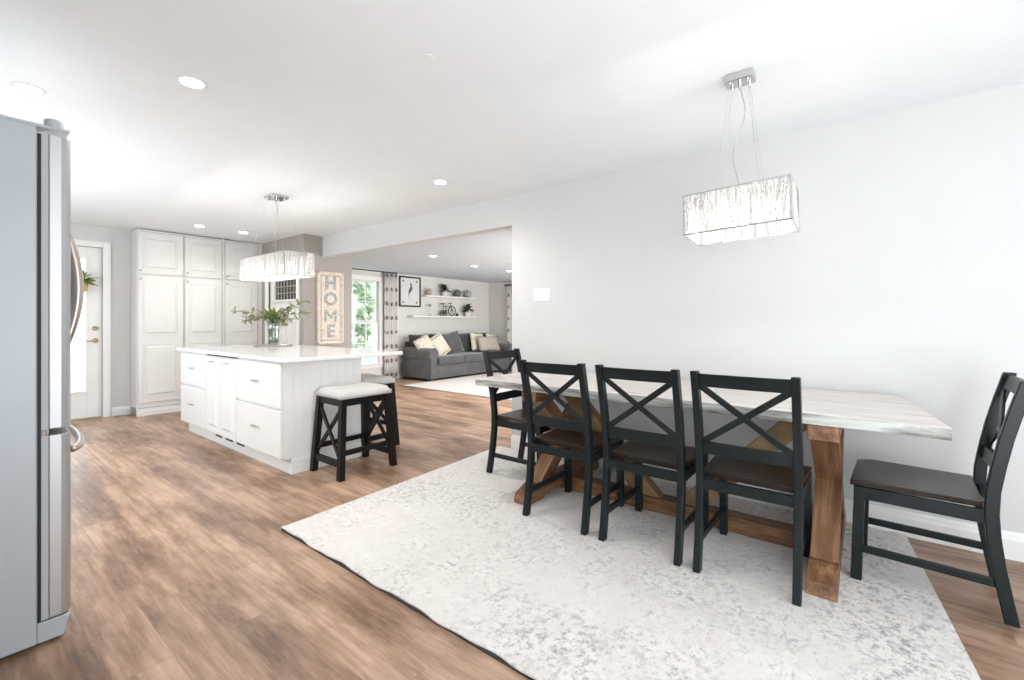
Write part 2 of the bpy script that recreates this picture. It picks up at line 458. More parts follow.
# ------------------------------------------------------------ setting
CZ = 2.44; LZ = 2.27          # kitchen and living room ceilings
WX = 3.42                     # dining wall
YK = 7.70                     # kitchen end wall
YL = 8.00; XL = 9.20          # living room
YB = -2.40; XB = -0.62        # behind and left of the camera
struct(B('floor', (XB - .1, YB - .1, -0.08), (XL + .1, YL + .1, 0), M['floor']))
m = MB()
m.box((XB - .1, YB - .1, CZ), (WX + .06, YK + .1, CZ + .1)); m.box((WX + .06, 5.9, CZ), (4.0, YK + .1, CZ + .1))
struct(m.obj('ceiling', M['ceil']))
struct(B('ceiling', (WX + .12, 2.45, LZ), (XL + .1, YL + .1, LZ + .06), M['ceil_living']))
# dining wall with header over the wide opening
m = MB()
m.box((WX, YB, 0), (WX + .12, 2.68, CZ)); m.box((WX, 2.68, 2.15), (WX + .12, 6.12, CZ))
struct(m.obj('wall_dining', M['wall']))
# back wall (opening for the added daylight fill, x -.35..1.85)
m = MB(); y0, y1 = YB - .1, YB
m.box((XB, y0, 0), (-0.38, y1, CZ)); m.box((1.88, y0, 0), (WX, y1, CZ)); m.box((-.38, y0, 2.2), (1.88, y1, CZ))
struct(m.obj('wall_back', M['wall']))
m = MB(); x0, x1 = XB - .1, XB
m.box((x0, -.08, 0), (x1, YK, .6)); m.box((x0, YB, 2.12), (x1, YK, CZ))
for a, b, zz in ((YB, -1.82, 0), (-.08, 3.88, .6), (6.12, YK, .6)): m.box((x0, a, zz), (x1, b, 2.12))  # gaps left for the added dining and kitchen side fill lamps
m.box((x0, 3.88, .6), (x1, 6.12, .9))
struct(m.obj('wall_left', M['wall']))
# kitchen end wall with door opening
DX0, DX1, DZ = 0.40, 1.325, 2.17
m = MB(); m.box((XB, YK, 0), (DX0, YK + .12, CZ)); m.box((DX1, YK, 0), (3.26, YK + .12, CZ)); m.box((DX0, YK, DZ), (DX1, YK + .12, CZ))
struct(m.obj('wall_kitchen', M['grey_wall']))
# closet block: wall_closet (plane x=3.14) and wall_sign (plane y=6.12)
m = MB()
m.box((3.14, 6.12, 0), (3.26, 6.22, CZ)); m.box((3.14, 7.24, 0), (3.26, YK, CZ)); m.box((3.14, 6.22, 2.13), (3.26, 7.24, CZ))
m.box((3.26, 6.12, 0), (3.885, 6.24, CZ)); m.box((3.80, 6.24, 0), (3.885, YL, CZ))
struct(m.obj('wall_closet', M['taupe']))
# living room
WX0, WX1, WZ0, WZ1 = 4.00, 5.72, 0.36, 2.07
m = MB(); y0, y1 = YL, YL + .14
m.box((3.885, y0, 0), (WX0, y1, LZ)); m.box((WX1, y0, 0), (XL, y1, LZ)); m.box((WX0, y0, 0), (WX1, y1, WZ0)); m.box((WX0, y0, WZ1), (WX1, y1, LZ))
struct(m.obj('wall_living_far', M['greige']))
struct(B('wall_living_right', (XL, 2.45, 0), (XL + .12, YL + .14, LZ), M['greige']))
m = MB(); m.box((WX + .12, 2.45, 0), (4.4, 2.55, LZ)); m.box((8.8, 2.45, 0), (XL, 2.55, LZ)); m.box((4.4, 2.45, 0), (8.8, 2.55, .40)); m.box((4.4, 2.45, 2.17), (8.8, 2.55, LZ))  # opening made for the added living room fill lamp
struct(m.obj('wall_living_front', M['greige']))

def base_board(name, p, q, nrm, h=0.10, t=0.016):
    """moulded baseboard along p->q standing off a wall along nrm"""
    p, q, n = Vector(p), Vector(q), Vector(nrm)
    prof = [(0, 0), (t, 0), (t, h * .72), (t * .65, h * .80), (t * .5, h * .92), (t * .2, h), (0, h)]
    m = MB(); vs = []
    for c in (p, q):
        for a, z in prof: vs.append((c.x + n.x * a, c.y + n.y * a, z))
    k = len(prof); fs = [tuple(range(k)), tuple(range(2*k-1, k-1, -1))] + [(i, i+k, (i+1) % k + k, (i+1) % k) for i in range(k)]
    m.add(vs, fs)
    return struct(m.obj(name, M['trim']))
base_board('baseboard_dining', (WX, YB + .01, 0), (WX, 2.68, 0), (-1, 0, 0), 0.14)
base_board('baseboard_kitchen', (1.41, YK, 0), (1.60, YK, 0), (0, -1, 0), 0.11)
base_board('baseboard_sign', (3.16, 6.12, 0), (3.885, 6.12, 0), (0, -1, 0), 0.11)
base_board('baseboard_living', (3.9, YL, 0), (XL, YL, 0), (0, -1, 0), 0.10)
base_board('baseboard_right', (XL, 2.56, 0), (XL, YL, 0), (-1, 0, 0), 0.10)

# ---- kitchen door (door_1)
def casing(name, x0, x1, z1, y, w_=0.075, t=0.02, axis='x'):
    m = MB()
    def bx(a0, a1, z0, zz, d0, d1):
        if axis == 'x': m.box((a0, y - d1, z0), (a1, y - d0, zz))
        else: m.box((y - d1, a0, z0), (y - d0, a1, zz))
    bx(x0 - w_, x0, 0, z1 + w_, 0, t); bx(x1, x1 + w_, 0, z1 + w_, 0, t); bx(x0, x1, z1, z1 + w_, 0, t)
    bx(x0 - w_, x0 - w_ + .015, 0, z1 + w_, t, t + .008); bx(x1 + w_ - .015, x1 + w_, 0, z1 + w_, t, t + .008); bx(x0 - w_, x1 + w_, z1 + w_ - .015, z1 + w_, t, t + .008)
    return struct(m.obj(name, M['trim'], bevel=0.004))
casing('trim_1', DX0, DX1, DZ, YK)
d1 = bpy.data.objects.new('door_1', None); COL.objects.link(d1); d1.location = (DX0, YK + .03, 0); struct(d1)
W = DX1 - DX0
g0, g1, gz0, gz1 = .16, W - .145, .34, 2.02
m = MB(); m.box((.004, 0, .015), (g0, .045, DZ - .004)); m.box((g1, 0, .015), (W - .004, .045, DZ - .004)); m.box((g0, 0, .015), (g1, .045, gz0)); m.box((g0, 0, gz1), (g1, .045, DZ - .004))
m.obj('door_leaf', M['trim'], d1, bevel=.003)
m = MB()
for a in ((g0 - .02, g0 + .012), (g1 - .012, g1 + .02)): m.box((a[0], -.012, gz0 - .0195), (a[1], .0, gz1 + .02))
for a in ((gz0 - .02, gz0 + .012), (gz1 - .012, gz1 + .02)): m.box((g0 + .0125, -.011, a[0]), (g1 - .0125, .0, a[1]))
m.obj('glass_moulding', M['trim'], d1)
B('glass_pane', (g0, .018, gz0), (g1, .026, gz1), M['glass'], d1)
for z, nm in ((1.14, 'deadbolt'), (.985, 'door_handle')):
    m = MB(); m.lathe([(.0, -.018), (.026, -.016), (.030, -.004), (.030, 0)], 20)
    for v in m.bm.verts: v.co = Vector((v.co.x, v.co.z, v.co.y))
    if nm == 'door_handle':
        m.tube([(0, -.018, 0), (0, -.05, 0), (-.02, -.06, 0), (-.09, -.062, -.004)], .009)
    else: m.box((-.006, -.034, -.016), (.006, -.016, .016))
    m.obj(nm, M['brass'], d1, loc=(W - .065, 0, z), smooth=True)
m = MB(); m.box((0, -.01, 0), (W, .1, .012)); m.obj('threshold', M['brass'], d1)
# small hanging planter on the door glass
t = thing('hanging_planter', 'small mustard hanging planter of green leaves on the glass of the kitchen door', 'plant', (DX0 + .69, YK + .015, 1.58))
m = MB(); m.lathe([(.04, 0), (.075, .03), (.085, .13), (.078, .13), (.06, .04)], 16); m.obj('pot', M['yellow'], t, smooth=True, loc=(0, -.10, 0))
m = MB()
for i in range(40):
    a = random.uniform(0, 2*math.pi); e = random.uniform(.1, 1.3)
    m.leaf((0, -.10, .13), (math.cos(a)*math.cos(e), math.sin(a)*math.cos(e)*.6 - .2, math.sin(e)), random.uniform(.12, .2), .075, bend=.4)
m.obj('foliage', M['leaf'], t)
m = MB(); m.tube([(0, -.10, .12), (0, -.05, .30), (0, -.018, .38)], .003, 6); m.obj('hanger', M['rod'], t)

# ---- closet door (door_2) on plane x=3.14, facing -x
casing('trim_2', 6.28, 7.17, 2.07, 3.14, w_=.075, axis='y')
d2 = bpy.data.objects.new('door_2', None); COL.objects.link(d2); d2.location = (3.16, 6.28, 0); struct(d2)
W2 = .89; m = MB()
lz0, lz1, ly0, ly1 = 1.55, 1.93, .10, .76
m.box((0, .003, .01), (.04, ly0, 2.065)); m.box((0, ly1, .01), (.04, W2 - .003, 2.065)); m.box((0, ly0, .01), (.04, ly1, .20)); m.box((0, ly0, 1.22), (.04, ly1, lz0)); m.box((0, ly0, lz1), (.04, ly1, 2.065))
m.box((0, .40, .20), (.04, .46, 1.22)); m.box((.015, ly0, .20), (.03, ly1, 1.22))
m.obj('door_leaf', M['cab'], d2, bevel=.004)
B('lite_backing', (.028, ly0, lz0), (.036, ly1, lz1), M['dark_glass'], d2)
m = MB()
for i in range(1, 7): y = ly0 + (ly1 - ly0) * i / 7; m.box((.012, y - .006, lz0), (.027, y + .006, lz1))
for i in range(1, 4): z = lz0 + (lz1 - lz0) * i / 4; m.box((.012, ly0, z - .006), (.027, ly1, z + .006))
m.obj('muntin_grid', M['muntin_grey'], d2)
B('ledge', (-.02, ly0 - .03, lz0 - .035), (.0, ly1 + .03, lz0 - .005), M['cab'], d2, bevel=.003)

# ---- living-room window (window_1)
w1 = bpy.data.objects.new('window_1', None); COL.objects.link(w1); w1.location = (WX0, YL, WZ0); struct(w1)
ww, wh = WX1 - WX0, WZ1 - WZ0
m = MB()
for a, b in (((-.09, -.02, -.09), (0, 0, wh + .09)), ((ww, -.02, -.09), (ww + .09, 0, wh + .09)), ((0, -.02, wh), (ww, 0, wh + .09)), ((0, -.02, -.09), (ww, 0, 0))): m.box(a, b)
m.box((-.1, -.05, -.015), (ww + .1, -.02, .012))
m.obj('window_frame', M['trim'], w1, bevel=.004)
m = MB()
for half in (0, 1):
    z0 = half * wh / 2; z1 = z0 + wh / 2; y = .06 - .025 * (1 - half)
    for k in (0, 1):
        xa = k * ww / 2; xb = xa + ww / 2
        m.box((xa, y, z0), (xa + .05, y + .03, z1)); m.box((xb - .05, y, z0), (xb, y + .03, z1))
        m.box((xa + .0502, y, z0 + .0005), (xb - .0502, y + .03, z0 + .045)); m.box((xa + .0502, y, z1 - .035), (xb - .0502, y + .03, z1 - .0005))
        for j in (1, 2): xx = xa + (xb - xa) * j / 3; m.box((xx - .009, y + .006, z0 + .046), (xx + .009, y + .019, z1 - .036))
        zz = (z0 + z1) / 2; m.box((xa + .051, y + .005, zz - .009), (xb - .051, y + .02, zz + .009))
m.obj('sash', M['trim'], w1)
B('window_pane', (.01, .05, .01), (ww - .01, .054, wh - .01), M['glass'], w1)
B('sash_lock', (ww - .62, .01, .01), (ww - .58, .03, .04), M['rod'], w1)
# frame of the unseen back opening, added with the daylight fill lamp
pd = bpy.data.objects.new('window_unseen', None); COL.objects.link(pd); struct(pd)
m = MB()
for a in (-.38, .345, 1.08, 1.82): m.box((a, YB - .07, 0), (a + .06, YB - .02, 2.2))
m.box((-.38, YB - .07, 2.14), (1.88, YB - .02, 2.2)); m.box((-.38, YB - .07, 0), (1.88, YB - .02, .06))
m.obj('window_frame', M['trim'], pd)

# ---- outside
struct(B('ground', (-8, YL + .3, -.35), (18, 30, -.25), M['grass']))
def tree(x, y, h, r, label, n=2200):
    t = thing('garden_tree', label, 'tree', (x, y, -.25), 0, 'trees outside the living room window')
    m = MB(); m.tube([(0, 0, 0), (.05, 0, h*.3), (0, .1, h*.6)], [.14, .11, .06], 10); m.obj('trunk', M['bark'], t, smooth=True)
    m = MB()
    for i in range(n):
        a = random.uniform(0, 2*math.pi); e = math.asin(random.uniform(-1, 1)); q = r * random.uniform(.3, 1) ** .5
        c = Vector((q*math.cos(a)*math.cos(e), q*math.sin(a)*math.cos(e), h*.55 + q*1.25*math.sin(e)))
        m.leaf(c, (random.uniform(-1,1), random.uniform(-1,1), random.uniform(-1,.6)), random.uniform(.18, .32), random.uniform(.12, .20))
    tag(m.obj('foliage', M['tree_leaf'], t), kind='stuff')
tree(6.6, 12.0, 3.4, 1.5, 'bushy green tree seen through the middle of the living room window')
tree(9.6, 16.5, 4.6, 1.9, 'taller leafy tree seen through the right side of the living room window')
tree(5.0, 17.5, 3.2, 1.6, 'green tree at the left edge of the living room window')

# ------------------------------------------------------------ refrigerator
FX, FY = 0.238, 2.44
fr = thing('refrigerator', 'tall stainless french door refrigerator with grey side panel at left edge', 'refrigerator', (-.06, 2.9, 0))
def L(p): return (p[0] + .06, p[1] - 2.9, p[2])
m = MB(); m.box(L((-.52, FY, .012)), L((.236, 3.35, 1.955))); m.obj('cabinet_body', M['fridge_side'], fr, bevel=.006)
B('gasket', L((.2362, FY + .006, .09)), L((.2462, 3.34, 1.93)), M['gasket'], fr)
def fdoor(name, ya, yb, za, zb):
    """bowed stainless door"""
    prof = [(.266, ya), (.300, ya), (.318, ya + .006), (.330, ya + .03)]
    n = 8
    for i in range(1, n): prof.append((.330 + .012 * math.sin(math.pi * i / n), ya + .03 + (yb - ya - .06) * i / n))
    prof += [(.330, yb - .03), (.318, yb - .006), (.300, yb), (.266, yb)]
    m = MB(); m.prism([(L((x, y, 0))[0], L((x, y, 0))[1]) for x, y in prof], 'z', za, zb)
    return m.obj(name, M['steel'], fr, bevel=.004)
dA = fdoor('door', FY + .0, 2.892, .812, 1.935)
dB = fdoor('door', 2.898, 3.35, .812, 1.935)
dC = fdoor('freezer_drawer', FY + .0, 3.35, .095, .790)
m = MB(); m.box(L((.2465, FY + .002, .095)), L((.2655, 3.345, .79))); m.box(L((.2465, FY + .002, .812)), L((.2655, 3.345, 1.935))); m.obj('door_liner', M['fridge_grey'], fr)
m = MB(); m.prism([(L((.2365, 0, 0))[0], .012), (L((.308, 0, 0))[0], .012), (L((.326, 0, 0))[0], .088), (L((.2365, 0, 0))[0], .088)], 'y', FY + .004 - 2.9, 3.345 - 2.9); m.obj('kick_plate', M['fridge_side'], fr, bevel=.003)
m = MB(); m.box(L((.06, FY + .01, 1.956)), L((.325, FY + .09, 1.968))); m.lathe([(.028, 0), (.028, .03), (.022, .036)], 18, L((.285, FY + .05, 1.968))); m.box(L((-.5, FY, 1.957)), L((.10, FY + .06, 1.985)));m.obj('hinge_cover', M['fridge_side'], fr, bevel=.003)
m = MB(); m.box(L((.06, 3.26, 1.956)), L((.325, 3.34, 1.968))); m.lathe([(.028, 0), (.028, .03), (.022, .036)], 18, L((.285, 3.30, 1.968))); m.obj('hinge_cover', M['fridge_side'], fr, bevel=.003)
m = MB(); m.lathe([(.012, 0), (.012, .02)], 12, L((.256, FY + .012, .791))); m.obj('hinge_pin', M['chrome'], fr)
def bow(name, pts, w_, parent):
    m = MB(); m.tube([L(p) for p in pts], w_, 12, ref=(0, 1, 0) if name == 'door_handle' else None); return m.obj(name, M['handle'], parent, smooth=True)
for d, y in ((dA, 2.845), (dB, 2.945)):
    pts = []
    for i in range(17):
        s = i / 16; pts.append((.335 + .070 * math.sin(math.pi * s) ** .85, y, 1.04 + .67 * s))
    bow('door_handle', pts, [.011 + .009 * math.sin(math.pi * i / 16) for i in range(17)], fr).parent = d
pts = []
for i in range(21):
    s = i / 20; pts.append((.338 + .062 * math.sin(math.pi * s) ** .55, FY + .05 + (3.30 - FY - .05) * s, .715))
bow('drawer_handle', pts, .014, fr).parent = dC

# ------------------------------------------------------------ pantry wall
def raised_door(m, x0, x1, z0, z1, yf, panels):
    """door slab whose front face is at yf (facing -y), thickness .02, with raised panels"""
    m.box((x0, yf, z0), (x1, yf + .02, z1))
def pantry(x0, x1, label, first=False):
    t = thing('pantry_cabinet', label, 'cabinet', ((x0 + x1) / 2, 7.4, 0), 0, 'built-in pantry cabinets')
    h = (x1 - x0) / 2
    m = MB(); m.box((-h, .02, .10), (h, .295, 2.425)); m.box((-h, .0, 2.405), (h, .02, 2.425)); m.obj('cabinet_body', M['cab'], t)
    m = MB(); m.box((-h, -.015 + .02, 0), (h, .05, .095)); m.box((-h, -.012, 0), (h, .005, .05)); m.obj('plinth', M['cab'], t)
    for z0, z1, ps in ((1.850, 2.398, [(1.91, 2.335)]), (.165, 1.825, [(.24, .93), (1.045, 1.755)])):
        m = MB(); m.box((-h + .012, -.002, z0), (h - .012, .018, z1))
        d = m.obj('cabinet_door', M['cab'], t, bevel=.004)
        for a, b in ps:
            m = MB(); e = .052; x = h - .012
            # recessed bead then raised field
            for (bx0, bz0, bx1, bz1) in ((-x+e, a, -x+e+.012, b), (x-e-.012, a, x-e, b), (-x+e+.0122, a, x-e-.0122, a+.012), (-x+e+.0122, b-.012, x-e-.0122, b)):
                m.box((bx0, -.010, bz0), (bx1, -.002, bz1))
            i = .022
            X0, X1, Z0, Z1 = -x+e+i, x-e-i, a+i, b-i; f = .02
            vs = [(X0,-.002,Z0),(X1,-.002,Z0),(X1,-.002,Z1),(X0,-.002,Z1),(X0+f,-.013,Z0+f),(X1-f,-.013,Z0+f),(X1-f,-.013,Z1-f),(X0+f,-.013,Z1-f)]
            m.add(vs, [(0,1,5,4),(1,2,6,5),(2,3,7,6),(3,0,4,7),(4,5,6,7)])
            m.obj('raised_panel', M['cab'], d)
        m = MB(); m.lathe([(.006, 0), (.006, .014), (.014, .018), (.013, .026), (.005, .029)], 16)
        for v in m.bm.verts: v.co = Vector((v.co.x, -v.co.z, v.co.y))
        kz = z0 + .045 if z0 > 1 else z1 - .045
        m.obj('knob', M['nickel'], d, smooth=True, loc=(-h + .035, -.002, kz))
    return t
pantry(1.605, 2.115, 'tall white pantry cabinet with raised panels, leftmost of the three beside the glass door')
pantry(2.117, 2.590, 'tall white pantry cabinet in the middle of the three, behind the island drawers')
pantry(2.615, 3.085, 'tall white pantry cabinet, rightmost of the three, behind the leafy vase')
struct(B('trim_3', (2.591, 7.405, .0), (2.614, YK, 2.44), M['cab']))
struct(B('trim_4', (3.086, 7.41, .0), (3.139, YK, 2.44), M['cab']))

# ------------------------------------------------------------ island
IX0, IX1, IY0, IY1 = 1.70, 2.395, 3.625, 5.98
isl = thing('kitchen_island', 'white kitchen island with drawers and narrow pull-out doors under the counter', 'island', ((IX0+IX1)/2, (IY0+IY1)/2, 0))
ox, oy = (IX0+IX1)/2, (IY0+IY1)/2
def LI(x, y, z): return (x - ox, y - oy, z)
m = MB(); m.box(LI(IX0 + .0, IY0, .125), LI(IX1, IY1, .903)); m.box(LI(IX0 + .07, IY0, 0), LI(IX1, IY1, .125))
m.obj('cabinet_body', M['island'], isl)
m = MB(); m.box(LI(IX0 + .055, IY0 - .016, 0), LI(IX1 + .0, IY0, .105)); m.box(LI(IX0 + .055, IY0 - .010, .105), LI(IX1, IY0, .12))
m.box(LI(IX0 + .055, IY0, 0), LI(IX0 + .07, IY1, .09)); m.obj('plinth', M['island'], isl, bevel=.003)
for y in (4.50, 4.76, 5.02):
    B('toe_vent', LI(IX0 + .0535, y, .070), LI(IX0 + .0548, y + .17, .089), M['gasket'], isl)
m = MB()   # vertical beadboard grooves on the end panel
for k in range(1, 9): x = IX0 + (IX1 - IX0) * k / 9; m.box(LI(x - .002, IY0 - .0010, .12), LI(x + .002, IY0 - .0002, .895))
m.obj('panel_bead', M['island'], isl)
def ipull(par, y, z, w_=.10):
    m = MB(); m.tube([(0, -w_/2 + .012, 0), (-.022, -w_/2 + .012, 0)], .004, 8); m.tube([(0, w_/2 - .012, 0), (-.022, w_/2 - .012, 0)], .004, 8)
    m.box((-.030, -w_/2, -.006), (-.020, w_/2, .006))
    m.obj('pull', M['nickel'], par, loc=LI(IX0 - .022, y, z), bevel=.002)
XF = IX0 - .022
def front(name, y0, y1, z0, z1, panel=False):
    d = B(name, LI(XF, y0 + .003, z0), LI(IX0 - .001, y1 - .003, z1), M['island'], isl, bevel=.004)
    return d
for ya, yb, zs in ((3.632, 4.482, ((.135, .515), (.53, .885))), (5.225, 5.975, ((.135, .535), (.55, .885)))):
    for z0, z1 in zs:
        d = front('drawer', ya, yb, z0, z1); ipull(d, (ya + yb) / 2 + (.0 if ya < 4.5 else 0), (z0 + z1) / 2 + .02)
for ya, yb in ((4.487, 4.865), (4.870, 5.220)):
    d = front('pull_out_door', ya, yb, .135, .875)
    m = MB()
    a0, a1 = ya + .07, yb - .07
    vs = [LI(XF, a0, .20), LI(XF, a1, .20), LI(XF, a1, .80), LI(XF, a0, .80)]
    f = .022; X_ = XF - .010
    vs += [LI(X_, a0+f, .20+f), LI(X_, a1-f, .20+f), LI(X_, a1-f, .80-f), LI(X_, a0+f, .80-f)]
    m.add(vs, [(0,1,5,4),(1,2,6,5),(2,3,7,6),(3,0,4,7),(4,5,6,7)]); m.obj('raised_panel', M['island'], d)
    ipull(d, (ya + yb) / 2, .835, .07)
B('gap_strip', LI(IX0 - .010, 4.49, .886), LI(IX0 - .001, 5.22, .902), M['gasket'], isl)
m = MB()   # countertop with softly rounded corners
def rrect(x0, x1, y0, y1, r, n=5):
    pts = []
    for cx, cy, a0 in ((x1 - r, y1 - r, 0), (x0 + r, y1 - r, 90), (x0 + r, y0 + r, 180), (x1 - r, y0 + r, 270)):
        for i in range(n + 1): a = R(a0 + 90 * i / n); pts.append((cx + r * math.cos(a), cy + r * math.sin(a)))
    return pts
m.prism(rrect(1.655, 2.80, 3.52, 6.06, .03), 'z', .904, .936)
tag(m.obj('countertop', M['quartz'], bevel=.004), 'white quartz countertop with overhang on top of the kitchen island', 'countertop')

# tray, vase and greenery
VX, VY, CT = 2.47, 5.52, .9365
t = thing('tray', 'thin dark round tray under the glass vase on the island', 'tray', (VX, VY, CT))
m = MB(); m.lathe([(.02, .004), (.19, .004), (.20, .012), (.208, .012), (.200, 0), (.02, 0)], 40); m.obj('tray_dish', M['nickel'], t, smooth=False)
t = thing('vase', 'clear glass vase standing on the round tray on the island', 'vase', (VX, VY, CT + .0125))
m = MB(); m.lathe([(.050, 0), (.062, .01), (.060, .10), (.066, .20), (.078, .29), (.075, .29), (.063, .20), (.056, .10), (.055, .02), (.01, .018)], 28, cap=False); m.obj('glass_body', M['vase_glass'], t, smooth=True)
m = MB(); m.lathe([(.01, .022), (.053, .022), (.055, .10), (.060, .19), (.01, .19)], 24); m.obj('water', M['water'], t, smooth=True)
t = thing('greenery', 'bouquet of sage and green leafy branches in the glass vase', 'plant', (VX, VY, CT + .04))
rt_ = Vector((0.617, -0.787, 0))
m = MB()
for i in range(9):
    a = i * 2.4; m.tube([(.03*math.cos(a), .03*math.sin(a), 0), (-.02*math.cos(a), -.02*math.sin(a), .2), (-.05*math.cos(a), -.05*math.sin(a), .30)], .0045, 6)
m.obj('stems', M['stem'], t, smooth=True)
m = MB()
for i in range(34):
    a = i * 2.399; e = R(12 + 62 * (i / 34)); L_ = random.uniform(.15, .22)
    m.leaf((0, 0, .27), (math.cos(a)*math.cos(e), math.sin(a)*math.cos(e), math.sin(e)), L_, .04, bend=.3)
m.obj('rosette_leaves', M['leaf'], t)
m = MB()
def branch(dx, dz, n=13, side=0.0, droop=.0):
    p0 = Vector((0, 0, .27)); end = rt_ * dx + Vector((0, 0, .27 + dz)) + Vector((.787, .617, 0)) * side
    mid = (p0 + end) / 2 + Vector((0, 0, .06 + droop)); pts = []
    for i in range(n + 1):
        s = i / n; pts.append(p0 * (1-s)**2 + mid * 2*s*(1-s) + end * s*s)
    m.tube(pts, .003, 5)
    for i in range(3, n + 1):
        for k in (0, 1):
            dd = (pts[i] - pts[i-1]).normalized()
            s_ = Vector((random.uniform(-1,1), random.uniform(-1,1), random.uniform(-.6,.9))).normalized()
            m.leaf(pts[i], dd * .6 + s_, random.uniform(.055, .085), random.uniform(.03, .045), up=(random.uniform(-.5,.5), random.uniform(-.5,.5), 1))
for dx, dz, sd in ((-.46, .10, 0), (-.36, .0, .05), (-.26, -.02, -.1), (.24, .16, .0), (.38, .22, .0), (.36, .06, .05), (.26, .0, -.1), (-.2, .08, .12), (.15, -.04, -.05)):
    branch(dx, dz, side=sd)
m.obj('side_branches', M['leaf_pale'], t)

# ------------------------------------------------------------ HOME sign
t = thing('wall_sign', 'tall distressed cream sign with the letters HOME stacked on the taupe wall', 'sign', (3.53, 6.118, .90))
sw, sh = .205, 1.045
m = MB()
out = rrect(-sw, sw, 0, sh, .035, 4); m.prism([(x, z) for x, z in out], 'y', -.022, 0)
m.obj('board', M['sign'], t, bevel=.003)
m = MB()
for a, b in (((-sw+.005, .008), (-sw+.032, sh-.008)), ((sw-.032, .008), (sw-.005, sh-.008)), ((-sw+.005, .008), (sw-.005, .035)), ((-sw+.005, sh-.035), (sw-.005, sh-.008))):
    m.box((a[0], -.034, a[1]), (b[0], -.022, b[1]))
m.obj('raised_rim', M['sign'], t, bevel=.006)
m = MB(); m.box((-sw+.055, -.0235, .055), (sw-.055, -.0221, .062)); m.box((-sw+.055, -.0235, sh-.062), (sw-.055, -.0221, sh-.055)); m.box((-sw+.055, -.0235, .055), (-sw+.061, -.0221, sh-.055)); m.box((sw-.061, -.0235, .055), (sw-.055, -.0221, sh-.055)); m.obj('painted_border', M['copper'], t)
def letter(ch, size, depth, mat, parent, loc, bold=.0, name='letter'):
    cu = bpy.data.curves.new('txt', 'FONT'); cu.body = ch; cu.size = size; cu.extrude = depth; cu.align_x = 'CENTER'; cu.align_y = 'CENTER'; cu.offset = bold
    tmp = bpy.data.objects.new('txt', cu); COL.objects.link(tmp)
    dg = bpy.context.evaluated_depsgraph_get(); me = bpy.data.meshes.new_from_object(tmp.evaluated_get(dg))
    bpy.data.objects.remove(tmp)
    o = bpy.data.objects.new(name, me); COL.objects.link(o); me.materials.clear(); me.materials.append(mat)
    o.parent = parent; o.location = loc; o.rotation_euler = (R(90), 0, 0); return o
for i, ch in enumerate('HOME'):
    if ch == 'M':
        m = MB(); w_, h_, s_ = .098, .088, .036
        m.prism([(-w_, -h_), (-w_+s_, -h_), (-w_+s_, h_*.35), (0, -h_*.55), (w_-s_, h_*.35), (w_-s_, -h_), (w_, -h_), (w_, h_), (w_-s_, h_), (0, -h_*.05), (-w_+s_, h_), (-w_, h_)], 'y', -.002, .002)
        m.obj('letter', M['sign_letter'], t, loc=(0, -.0245, sh - .17 - i * .232)); continue
    letter(ch, .25, .002, M['sign_letter'], t, (0, -.0245, sh - .17 - i * .232), .003 if ch == 'M' else .010)
